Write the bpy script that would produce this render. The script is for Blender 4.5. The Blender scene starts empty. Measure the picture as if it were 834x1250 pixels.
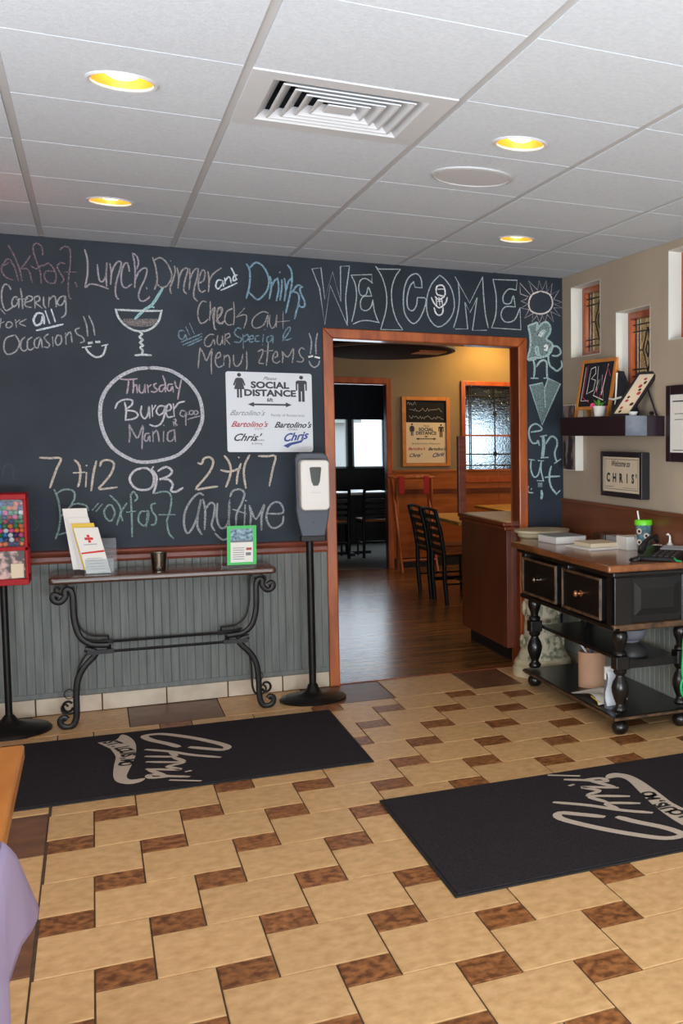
import bpy, bmesh, math, random
from mathutils import Vector, Matrix, Euler
random.seed(7)
SC = bpy.context.scene
COL = SC.collection
PI = math.pi
# ---------------- camera, world, lights, exposure ----------------
cd = bpy.data.cameras.new('camera'); cam = bpy.data.objects.new('camera', cd); COL.objects.link(cam); SC.camera = cam
yaw, pitch, roll, FPX, CX, CY = .5136, -.073, .0044, 1337.09, 867.68, 632.06
fw = Vector((math.sin(yaw)*math.cos(pitch), math.cos(yaw)*math.cos(pitch), math.sin(pitch)))
rt = Vector((math.cos(yaw), -math.sin(yaw), 0)); up = rt.cross(fw)
R_ = rt*math.cos(roll)+up*math.sin(roll); U_ = -rt*math.sin(roll)+up*math.cos(roll)
cam.matrix_world = Matrix.Translation((-1.1947, -6.7578, 1.4961)) @ Matrix(((R_.x, U_.x, -fw.x), (R_.y, U_.y, -fw.y), (R_.z, U_.z, -fw.z))).to_4x4()
cd.sensor_fit = 'HORIZONTAL'; cd.sensor_width = 36; cd.lens = FPX/834*36
cd.shift_x = -(CX-417)/834; cd.shift_y = (CY-625)/834
cd.clip_start = .05; cd.clip_end = 100
SC.view_settings.view_transform = 'Standard'; SC.view_settings.look = 'None'; SC.view_settings.gamma = 1
SC.view_settings.use_curve_mapping = False
SC.view_settings.exposure = 0.04
w = bpy.data.worlds.new('world'); SC.world = w; w.use_nodes = True
w.node_tree.nodes['Background'].inputs[0].default_value = (.80, .90, 1.0, 1)
w.node_tree.nodes['Background'].inputs[1].default_value = 2.5
def area(name, loc, rot, sx, sy, power, col):
    l = bpy.data.lights.new(name, 'AREA'); l.shape = 'RECTANGLE'; l.size = sx; l.size_y = sy; l.energy = power; l.color = col
    o = bpy.data.objects.new(name, l); COL.objects.link(o); o.location = loc; o.rotation_euler = rot; return o
# daylight through the glass front behind the camera, through the window of the side wall and through the windows at the very back, with an added ceiling fill
area('daylight_front', (-.9, -8.9, 1.45), (PI/2, 0, 0), 3.6, 1.9, 85, (.95, .98, 1))
area('ceiling_fill', (-.9, -8.7, .55), (PI/2+.85, 0, 0), 3.6, .8, 330, (.80, .90, 1))  # added area light aimed upwards to brighten the ceiling
area('daylight_side', (-3.05, -5.0, 1.5), (PI/2, 0, -PI/2), 2.6, 1.6, 75, (.93, .97, 1))
area('daylight_far', (2.6, 8.9, 1.4), (-PI/2, 0, 0), 2.6, .7, 22, (.80, .90, 1))
area('warm_area_dining', (5.4, 3.0, 1.6), (PI/2, 0, PI/2), 2.4, 1.2, 30, (1, .93, .82))  # warm area light in front of the closed right dining wall

# ---------------- materials ----------------
def lin(c):
    return tuple(((x/255)/12.92 if x/255 <= .04045 else ((x/255+.055)/1.055)**2.4) for x in c)+(1,)
MATS = {}
def mat(name, col, rough=.5, metal=0, col2=None, scale=8, stretch=(1, 1, 1), bump=0, bscale=60, rnd=0, spec=.5, emit=None, estr=0, detail=4, coat=0, lo=.35, hi=.65, trans=0, ior=1.45):
    m = bpy.data.materials.new(name); m.use_nodes = True; N = m.node_tree.nodes; L = m.node_tree.links; p = N['Principled BSDF']
    p.inputs['Base Color'].default_value = lin(col); p.inputs['Roughness'].default_value = rough; p.inputs['Metallic'].default_value = metal
    p.inputs['Specular IOR Level'].default_value = spec; p.inputs['Coat Weight'].default_value = coat; p.inputs['Coat Roughness'].default_value = .12
    p.inputs['Transmission Weight'].default_value = trans; p.inputs['IOR'].default_value = ior
    if emit: p.inputs['Emission Color'].default_value = lin(emit); p.inputs['Emission Strength'].default_value = estr
    geo = N.new('ShaderNodeNewGeometry'); mp = N.new('ShaderNodeMapping'); mp.inputs['Scale'].default_value = stretch; L.new(geo.outputs['Position'], mp.inputs[0])
    out = None
    if col2:
        n = N.new('ShaderNodeTexNoise'); n.inputs['Scale'].default_value = scale; n.inputs['Detail'].default_value = detail; L.new(mp.outputs[0], n.inputs['Vector'])
        r = N.new('ShaderNodeValToRGB'); r.color_ramp.elements[0].color = lin(col); r.color_ramp.elements[1].color = lin(col2)
        r.color_ramp.elements[0].position = lo; r.color_ramp.elements[1].position = hi
        L.new(n.outputs['Fac'], r.inputs[0]); out = r.outputs[0]
    if rnd:
        oi = N.new('ShaderNodeObjectInfo'); mr = N.new('ShaderNodeMapRange'); mr.inputs['To Min'].default_value = 1-rnd; mr.inputs['To Max'].default_value = 1+rnd
        L.new(oi.outputs['Random'], mr.inputs['Value'])
        hs = N.new('ShaderNodeHueSaturation'); L.new(mr.outputs[0], hs.inputs['Value'])
        if out: L.new(out, hs.inputs['Color'])
        else: hs.inputs['Color'].default_value = lin(col)
        out = hs.outputs[0]
    if out: L.new(out, p.inputs['Base Color'])
    if bump:
        n2 = N.new('ShaderNodeTexNoise'); n2.inputs['Scale'].default_value = bscale; n2.inputs['Detail'].default_value = 3; L.new(mp.outputs[0], n2.inputs['Vector'])
        b = N.new('ShaderNodeBump'); b.inputs['Strength'].default_value = bump; b.inputs['Distance'].default_value = .004
        L.new(n2.outputs['Fac'], b.inputs['Height']); L.new(b.outputs[0], p.inputs['Normal'])
    MATS[name] = m; return m
M = {}
M['chalkboard'] = mat('chalkboard', (29, 37, 47), .6, col2=(45, 55, 66), scale=1.8, detail=6, bump=.05, spec=.35)
M['lower_boards'] = mat('lower_wall_boards', (156, 160, 152), .5, col2=(166, 170, 162), scale=9, rnd=.03)
M['beadboard'] = mat('beadboard', (92, 97, 94), .5, col2=(112, 114, 109), scale=9, stretch=(6, 6, .5), rnd=.03, bump=.1, bscale=20)
M['rail'] = mat('rail_wood', (112, 54, 40), .3, col2=(134, 72, 54), scale=6, stretch=(.6, 3, 8), coat=.3)
M['casing'] = mat('casing_wood', (146, 68, 27), .34, col2=(184, 96, 44), scale=5, stretch=(4, 4, .7), coat=.2, bump=.05, bscale=30)
M['jamb'] = mat('jamb_wood', (112, 48, 26), .32, col2=(132, 62, 34), scale=5, stretch=(4, 4, .7), coat=.3)
M['basetile'] = mat('base_tile', (186, 168, 146), .4, col2=(206, 190, 168), scale=9, rnd=.05)
M['grout'] = mat('grout', (70, 52, 38), .9, col2=(88, 66, 48), scale=30)
M['cream'] = mat('cream_tile', (186, 144, 95), .38, col2=(216, 177, 127), scale=24, detail=10, stretch=(1, 1, 1), rnd=.05, bump=.06, bscale=14, lo=.26, hi=.74)
M['brown'] = mat('brown_tile', (98, 56, 27), .38, col2=(160, 104, 58), scale=34, detail=8, rnd=.09, bump=.06, bscale=14, lo=.38, hi=.62)
M['dark_tile'] = mat('dark_border_tile', (98, 66, 48), .38, col2=(124, 84, 60), scale=12, detail=8, rnd=.06, bump=.06, bscale=14)
M['plank'] = mat('floor_plank', (78, 48, 24), .25, spec=.6, col2=(158, 108, 58), scale=3, stretch=(.5, 12, 1), detail=8, rnd=.2, bump=.08, bscale=5)
M['carpet'] = mat('grey_carpet', (92, 90, 86), .95, col2=(112, 110, 104), scale=90)
M['ceiling_tile'] = mat('ceiling_tile', (203, 212, 221), .95, col2=(211, 220, 229), scale=70, bump=.35, bscale=130, rnd=.015, spec=.1)
M['tee'] = mat('tee_metal', (190, 192, 194), .6)
M['white_metal'] = mat('white_metal', (206, 210, 214), .45)
M['dark_void'] = mat('dark_void', (44, 46, 50), .8)
M['gold'] = mat('gold_reflector', (226, 150, 58), .4, metal=.2)
M['bulb'] = mat('bulb', (255, 240, 200), .5, emit=(255, 226, 160), estr=7)
M['greige'] = mat('greige_paint', (176, 161, 141), .85, col2=(183, 168, 148), scale=3, bump=.06, bscale=220)
M['white_paint'] = mat('white_paint', (222, 222, 214), .6)
M['tan_paint'] = mat('tan_paint', (136, 118, 92), .85, col2=(142, 124, 98), scale=3)
M['wainscot'] = mat('wainscot_wood', (104, 58, 36), .4, col2=(122, 72, 46), scale=4, stretch=(3, .6, 3), coat=.1)
M['dining_wood'] = mat('dining_wainscot_wood', (148, 76, 28), .34, col2=(176, 98, 42), scale=4, stretch=(.6, 1, 5), coat=.15)
M['window_wood'] = mat('window_frame_wood', (150, 68, 29), .34, col2=(176, 88, 42), scale=6, stretch=(3, 3, 1), coat=.2)
M['lead'] = mat('lead_came', (52, 50, 52), .45, metal=.7)
M['iron'] = mat('black_iron', (24, 22, 22), .42, metal=.5, col2=(34, 31, 30), scale=20)
M['console'] = mat('console_wood', (62, 38, 28), .22, col2=(88, 58, 44), scale=5, stretch=(.7, 4, 4), coat=.5)
M['black_paint'] = mat('distressed_black_paint', (15, 12, 12), .30, col2=(24, 20, 18), scale=9, coat=.2)
M['worn_edge'] = mat('worn_wood_edge', (110, 78, 52), .5, col2=(52, 38, 28), scale=26)
M['desk_wood'] = mat('desk_top_wood', (112, 66, 38), .22, col2=(146, 90, 54), scale=4, stretch=(4, .7, 4), coat=.35)
M['brass'] = mat('brass', (190, 130, 90), .3, metal=.8)
M['mat_pile'] = mat('mat_pile', (38, 35, 38), .95, col2=(50, 46, 50), scale=160, bump=.4, bscale=300, spec=.1)
M['mat_rubber'] = mat('mat_rubber', (20, 20, 22), .7)
M['logo'] = mat('mat_logo_pile', (196, 184, 170), .95, col2=(176, 162, 148), scale=200, spec=.1)
M['sign_white'] = mat('sign_white', (214, 218, 224), .35)
M['ink'] = mat('ink', (46, 46, 58), .5)
M['ink_grey'] = mat('ink_grey', (110, 112, 122), .5)
M['ink_red'] = mat('ink_red', (176, 58, 68), .5)
M['ink_blue'] = mat('ink_blue', (44, 66, 140), .5)
M['paper'] = mat('paper', (232, 230, 224), .7)
M['cream_paper'] = mat('cream_paper', (222, 206, 178), .7)
M['red'] = mat('red_enamel', (160, 10, 18), .5, spec=.25)
M['slate'] = mat('slate_plastic', (70, 76, 88), .45)
M['white_plastic'] = mat('white_plastic', (222, 218, 212), .35)
M['smoke'] = mat('smoked_window', (52, 58, 54), .15)
M['steel'] = mat('steel', (150, 142, 132), .18, metal=1)
M['yellow'] = mat('yellow_card', (232, 196, 70), .6)
M['flag_red'] = mat('red_print', (206, 34, 30), .6)
M['green_card'] = mat('green_card', (70, 190, 96), .5)
M['print_blue'] = mat('blue_print', (150, 186, 200), .5, col2=(60, 84, 110), scale=60)
M['print_grey'] = mat('grey_print', (170, 172, 172), .6)
M['photo'] = mat('photo_print', (60, 40, 34), .4, col2=(206, 170, 160), scale=26, lo=.45, hi=.6)
M['portrait'] = mat('portrait_print', (34, 28, 34), .45, col2=(150, 128, 120), scale=14, stretch=(1, 1, .5), lo=.48, hi=.62)
M['dark_cloth'] = mat('dark_cloth', (26, 27, 34), .9)
M['tablecloth'] = mat('lavender_cloth', (150, 136, 172), .85, col2=(160, 146, 180), scale=4)
M['table_wood'] = mat('oak_table_wood', (150, 88, 30), .35, col2=(170, 106, 42), scale=4, stretch=(5, .7, 5), coat=.2)
M['plaster'] = mat('pedestal_plaster', (196, 186, 160), .6, col2=(120, 124, 96), scale=28, lo=.5, hi=.62)
M['plaster_plain'] = mat('pedestal_rim', (212, 200, 168), .55, col2=(186, 172, 138), scale=8)
M['kraft'] = mat('kraft_tan', (186, 146, 116), .7)
M['green_cord'] = mat('green_cord', (24, 166, 96), .45)
M['grey_bowl'] = mat('grey_glaze', (112, 112, 122), .3)
M['charcoal'] = mat('charcoal', (50, 46, 46), .5)
M['lime'] = mat('lime_plastic', (110, 214, 40), .35)
M['peacock'] = mat('blue_pattern', (70, 110, 130), .3, col2=(120, 150, 150), scale=70)
M['black_plastic'] = mat('black_plastic', (24, 24, 26), .3)
M['leaf'] = mat('leaf', (74, 140, 50), .6)
M['pine'] = mat('easel_pine', (190, 118, 52), .5, col2=(206, 136, 66), scale=10)
M['grey_board'] = mat('grey_board', (150, 152, 156), .5)
M['clear'] = mat('clear_acrylic', (235, 240, 242), .05, trans=.9, ior=1.2)
M['black_frame'] = mat('black_frame', (34, 30, 36), .4)
M['shelf'] = mat('espresso_shelf', (38, 26, 34), .35, coat=.2)
M['shelf_reflection'] = mat('grey_blue_reflection', (96, 104, 116), .3, col2=(124, 130, 140), scale=12)  # reflection on the shelf end, put into the colour
M['light_marker'] = mat('pale_plastic', (230, 230, 226), .4)
M['warm_lit_laminate'] = mat('warm_lit_laminate', (214, 156, 70), .35, col2=(226, 170, 84), scale=12)  # the tan laminate yellowed, warm lamp light put into its colour
M['laminate'] = mat('tan_laminate', (214, 184, 132), .35, col2=(224, 196, 146), scale=12)
M['cabinet'] = mat('station_wood', (92, 44, 28), .3, col2=(112, 56, 34), scale=4, stretch=(2, 2, .7), coat=.3)
M['black_base'] = mat('black_cove_base', (24, 22, 24), .5)
M['blind'] = mat('navy_blind', (26, 32, 44), .7)
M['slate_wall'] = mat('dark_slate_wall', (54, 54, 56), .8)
M['brown_ceiling'] = mat('dark_brown_soffit', (46, 26, 17), .9, spec=.1)
M['red_strap'] = mat('red_strap', (170, 24, 34), .7)
M['soffit_rim'] = mat('soffit_rim', (96, 70, 54), .6)
for n_, c_ in dict(gum_pink=(232, 70, 130), gum_blue=(30, 110, 180), gum_navy=(34, 30, 90), gum_yellow=(236, 200, 30), gum_orange=(236, 110, 30), gum_green=(24, 120, 50), gum_white=(230, 228, 222), gum_red=(180, 24, 40)).items():
    M[n_] = mat(n_, c_, .25)
def glassy(name, col, tr, rough, scale, bumpd, gl=.07):
    m = bpy.data.materials.new(name); m.use_nodes = True; N = m.node_tree.nodes; L = m.node_tree.links; N.clear()
    o = N.new('ShaderNodeOutputMaterial'); t = N.new('ShaderNodeBsdfTranslucent' if False else 'ShaderNodeBsdfTransparent'); g = N.new('ShaderNodeBsdfGlossy'); d = N.new('ShaderNodeBsdfRefraction')
    d.inputs['IOR'].default_value = 1.12; d.inputs['Roughness'].default_value = rough; d.inputs['Color'].default_value = lin(col); t.inputs[0].default_value = lin(col)
    g.inputs['Roughness'].default_value = .08
    n = N.new('ShaderNodeTexNoise'); n.inputs['Scale'].default_value = scale; b = N.new('ShaderNodeBump'); b.inputs['Distance'].default_value = bumpd; b.inputs['Strength'].default_value = 1
    geo = N.new('ShaderNodeNewGeometry'); L.new(geo.outputs['Position'], n.inputs['Vector']); L.new(n.outputs['Fac'], b.inputs['Height'])
    L.new(b.outputs[0], d.inputs['Normal']); L.new(b.outputs[0], g.inputs['Normal'])
    m1 = N.new('ShaderNodeMixShader'); m1.inputs[0].default_value = tr; L.new(d.outputs[0], m1.inputs[1]); L.new(t.outputs[0], m1.inputs[2])
    m2 = N.new('ShaderNodeMixShader'); m2.inputs[0].default_value = gl; L.new(m1.outputs[0], m2.inputs[1]); L.new(g.outputs[0], m2.inputs[2])
    L.new(m2.outputs[0], o.inputs[0]); return m
M['textured_glass'] = glassy('textured_glass', (206, 214, 218), .12, .06, 38, .03)
M['passage_glass'] = glassy('passage_glass', (226, 222, 210), .75, .04, 30, .01, .03)
M['plain_glass'] = glassy('plain_glass', (240, 244, 246), 1.0, .02, 3, .0, .004)
def chalk(name, col, a=.8):
    gy = .3*col[0]+.59*col[1]+.11*col[2]; col = tuple(min(250, (c*.55+gy*.45)*1.10) for c in col)
    m = bpy.data.materials.new('chalk_'+name); m.use_nodes = True; N = m.node_tree.nodes; L = m.node_tree.links; p = N['Principled BSDF']
    p.inputs['Base Color'].default_value = lin(col); p.inputs['Roughness'].default_value = 1; p.inputs['Specular IOR Level'].default_value = .05
    geo = N.new('ShaderNodeNewGeometry'); n = N.new('ShaderNodeTexNoise'); n.inputs['Scale'].default_value = 170; n.inputs['Detail'].default_value = 3
    L.new(geo.outputs['Position'], n.inputs['Vector']); r = N.new('ShaderNodeMapRange'); r.inputs['From Min'].default_value = .35; r.inputs['From Max'].default_value = .6
    r.inputs['To Min'].default_value = a*.45; r.inputs['To Max'].default_value = a; L.new(n.outputs['Fac'], r.inputs['Value']); L.new(r.outputs[0], p.inputs['Alpha'])
    return m
CH = {k: chalk(k, *v) for k, v in dict(pink_dim=((150, 116, 132), .6), mauve=((184, 172, 188), .72), peach_dim=((182, 172, 168), .68), ice=((196, 222, 230), .95), blue=((112, 172, 208), .85), blue_dim=((110, 158, 186), .75),
    white_dim=((176, 184, 188), .7), white=((236, 236, 240), 1), ice_w=((198, 218, 220), .9), drink=((150, 138, 136), .6), teal_b=((130, 204, 212), .95), lilac=((194, 198, 212), .9), pink=((200, 172, 190), .8), lilac_w=((204, 204, 216), .85),
    tan=((206, 188, 166), .9), green=((124, 172, 164), .8), ghost=((90, 110, 124), .35), teal_w=((172, 198, 200), .85), cream=((222, 208, 202), .9), pink_w=((206, 182, 196), .75), teal_m=((124, 164, 164), .72), teal_l=((150, 196, 196), .95)).items()}

# ---------------- mesh helpers: everything is given in world metres ----------------
class G:
    def __init__(s): s.v = []; s.f = []
    def add(s, vs, fs, T=None):
        n = len(s.v)
        s.v += [tuple(T @ Vector(p)) if T is not None else tuple(p) for p in vs]
        s.f += [tuple(i+n for i in f) for f in fs]; return s
    def box(s, x0, x1, y0, y1, z0, z1, T=None):
        if x0 > x1: x0, x1 = x1, x0
        if y0 > y1: y0, y1 = y1, y0
        if z0 > z1: z0, z1 = z1, z0
        return s.add([(x, y, z) for z in (z0, z1) for y in (y0, y1) for x in (x0, x1)], [(0, 2, 3, 1), (4, 5, 7, 6), (0, 1, 5, 4), (2, 6, 7, 3), (0, 4, 6, 2), (1, 3, 7, 5)], T)
    def lathe(s, prof, c=(0, 0, 0), n=24, T=None, caps=True):
        vs = []; fs = []
        for r, z in prof:
            for k in range(n):
                a = 2*PI*k/n; vs.append((c[0]+r*math.cos(a), c[1]+r*math.sin(a), c[2]+z))
        m = len(prof)
        for i in range(m-1):
            for k in range(n):
                k2 = (k+1) % n; fs.append((i*n+k, i*n+k2, (i+1)*n+k2, (i+1)*n+k))
        if caps: fs.append(tuple(range(n))[::-1]); fs.append(tuple((m-1)*n+k for k in range(n)))
        return s.add(vs, fs, T)
    def tube(s, pts, r, n=8, closed=False, sx=1):
        P = [Vector(p) for p in pts]; m = len(P); vs = []; fs = []; prev = None
        for i, p in enumerate(P):
            if closed: t = P[(i+1) % m]-P[i-1]
            else: t = P[min(i+1, m-1)]-P[max(i-1, 0)]
            t.normalize()
            if prev is None: a = Vector((0, 0, 1)) if abs(t.z) < .9 else Vector((1, 0, 0)); u = t.cross(a).normalized()
            else:
                u = prev-t*prev.dot(t)
                u = u.normalized() if u.length > 1e-6 else prev
            prev = u; w_ = t.cross(u); rr = r[i] if isinstance(r, (list, tuple)) else r
            for k in range(n):
                a = 2*PI*k/n; vs.append(p+u*(rr*sx*math.cos(a))+w_*(rr*math.sin(a)))
        for i in range(m if closed else m-1):
            for k in range(n):
                k2 = (k+1) % n; j = (i+1) % m; fs.append((i*n+k, i*n+k2, j*n+k2, j*n+k))
        if not closed: fs.append(tuple(range(n))[::-1]); fs.append(tuple((m-1)*n+k for k in range(n)))
        return s.add(vs, fs)
    def prism(s, out2, fn, t):
        # outline in a plane; fn(u, v, d) gives the world point, d the depth
        n = len(out2)
        return s.add([fn(u, v, 0) for u, v in out2]+[fn(u, v, t) for u, v in out2], [tuple(range(n)), tuple(range(n, 2*n))[::-1]]+[(i, n+i, n+(i+1) % n, (i+1) % n) for i in range(n)])
    def sphere(s, c, r, n=10, m=6, sc=(1, 1, 1)):
        vs = [(c[0], c[1], c[2]+r*sc[2])]; fs = []
        for i in range(1, m):
            for k in range(n):
                a = PI*i/m; b = 2*PI*k/n; vs.append((c[0]+r*sc[0]*math.sin(a)*math.cos(b), c[1]+r*sc[1]*math.sin(a)*math.sin(b), c[2]+r*sc[2]*math.cos(a)))
        vs.append((c[0], c[1], c[2]-r*sc[2]))
        for k in range(n):
            k2 = (k+1) % n; fs.append((0, 1+k, 1+k2)); fs.append((len(vs)-1, 1+(m-2)*n+k2, 1+(m-2)*n+k))
            for i in range(m-2): fs.append((1+i*n+k, 1+(i+1)*n+k, 1+(i+1)*n+k2, 1+i*n+k2))
        return s.add(vs, fs)
    def ribbon(s, P, wd, fn, d=0):
        # flat strip along a planar polyline, mitred
        P = [Vector(p) for p in P]; Q = [P[0]]
        for p in P[1:]:
            if (p-Q[-1]).length > 1e-5: Q.append(p)
        P = Q; m = len(P)
        if m < 2: P.append(P[0]+Vector((wd*.5, 0))); m = 2
        vs = []
        for i in range(m):
            t = (P[min(i+1, m-1)]-P[max(i-1, 0)])
            if t.length < 1e-6: t = P[min(i+1, m-1)]-P[i]
            if t.length < 1e-6: t = Vector((1, 0))
            t.normalize(); nn = Vector((-t.y, t.x)); e = 0
            pp = P[i]
            if i == 0: pp = pp-t*wd*.3
            if i == m-1: pp = pp+t*wd*.3
            k = .5 if 0 < i < m-1 else .32
            a = pp+nn*wd*k; b = pp-nn*wd*k; vs += [fn(a.x, a.y, d), fn(b.x, b.y, d)]
        return s.add(vs, [(2*i, 2*i+1, 2*i+3, 2*i+2) for i in range(m-1)])
def wloc(o):
    v = Vector((0, 0, 0))
    while o is not None: v += Vector(o.location); o = o.parent
    return v
def obj(name, g, m, parent=None, smooth=False, bevel=0, loc=None, kind=None, label=None, segs=2):
    me = bpy.data.meshes.new(name); L0 = wloc(parent) if parent else (Vector(loc) if loc else Vector((0, 0, 0)))
    me.from_pydata([tuple(Vector(p)-L0) for p in g.v], [], g.f); me.update()
    bm = bmesh.new(); bm.from_mesh(me); bmesh.ops.recalc_face_normals(bm, faces=bm.faces); bm.to_mesh(me); bm.free()
    me.materials.append(M[m] if isinstance(m, str) else m)
    if smooth: me.shade_smooth()
    o = bpy.data.objects.new(name, me); COL.objects.link(o)
    if parent: o.parent = parent
    else: o.location = L0
    if bevel:
        b = o.modifiers.new('bevel', 'BEVEL'); b.width = bevel; b.segments = segs; b.limit_method = 'ANGLE'; b.angle_limit = .7
    if smooth:
        es = o.modifiers.new('edges', 'EDGE_SPLIT'); es.split_angle = .75
    if kind: o['kind'] = kind
    if label: o['label'] = label
    return o
def thing(name, label, cat, loc=(0, 0, 0), group=None, kind=None):
    o = bpy.data.objects.new(name, None); COL.objects.link(o); o.location = loc; o.empty_display_size = .1
    if kind: o['kind'] = kind
    if label: o['label'] = label
    if cat: o['category'] = cat
    if group: o['group'] = group
    return o
def tag(o, label, cat, group=None):
    o['label'] = label; o['category'] = cat
    if group: o['group'] = group
    return o
def dup(root, loc, rotz=None, label=None, group=None):
    r = root.copy(); COL.objects.link(r); r.location = loc
    if rotz is not None: r.rotation_euler = (0, 0, rotz)
    if label: r['label'] = label
    if group: r['group'] = group
    for ch in list(root.children):
        c = ch.copy(); COL.objects.link(c); c.parent = r
        for g in list(ch.children):
            d = g.copy(); COL.objects.link(d); d.parent = c
    return r
def text2d(s, size, shear=0, weight=0, align='CENTER', sx=1):
    cu = bpy.data.curves.new('text', 'FONT'); cu.body = s; cu.size = size; cu.shear = shear; cu.offset = weight; cu.align_x = align; cu.align_y = 'CENTER'; cu.resolution_u = 3
    ob = bpy.data.objects.new('text', cu); me = bpy.data.meshes.new_from_object(ob)
    vs = [(v.co.x*sx, v.co.y) for v in me.vertices]; fs = [tuple(p.vertices) for p in me.polygons]
    bpy.data.objects.remove(ob); bpy.data.curves.remove(cu); bpy.data.meshes.remove(me); return vs, fs
def put_text(g, s, size, u, v, fn, d=0, rot=0, **k):
    vs, fs = text2d(s, size, **k); c, sn = math.cos(rot), math.sin(rot)
    return g.add([fn(u+x*c-y*sn, v+x*sn+y*c, d) for x, y in vs], fs)
BACK = lambda y: (lambda u, v, d: (u, y-d, v))          # back wall: u = x, v = z, d towards the room
RIGHT = lambda x, y0, z0: (lambda u, v, d: (x-d, y0-u, z0+v))   # right wall: u runs towards the viewer
FLOORP = lambda z: (lambda u, v, d: (u, v, z+d))
def ellipse(cx, cy, rx, ry, n=20): return [(cx+rx*math.cos(2*PI*k/n), cy+ry*math.sin(2*PI*k/n)) for k in range(n)]
def smooth2(P, n=4):
    if len(P) < 3: return P
    P = [Vector(p) for p in P]; Q = [2*P[0]-P[1]]+P+[2*P[-1]-P[-2]]; o = []
    for i in range(1, len(Q)-2):
        a, b, c, d = Q[i-1:i+3]
        for k in range(n):
            t = k/n; o.append(.5*((2*b)+(c-a)*t+(2*a-5*b+4*c-d)*t*t+(3*b-a-3*c+d)*t**3))
    o.append(Q[-2]); return [tuple(p) for p in o]

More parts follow.
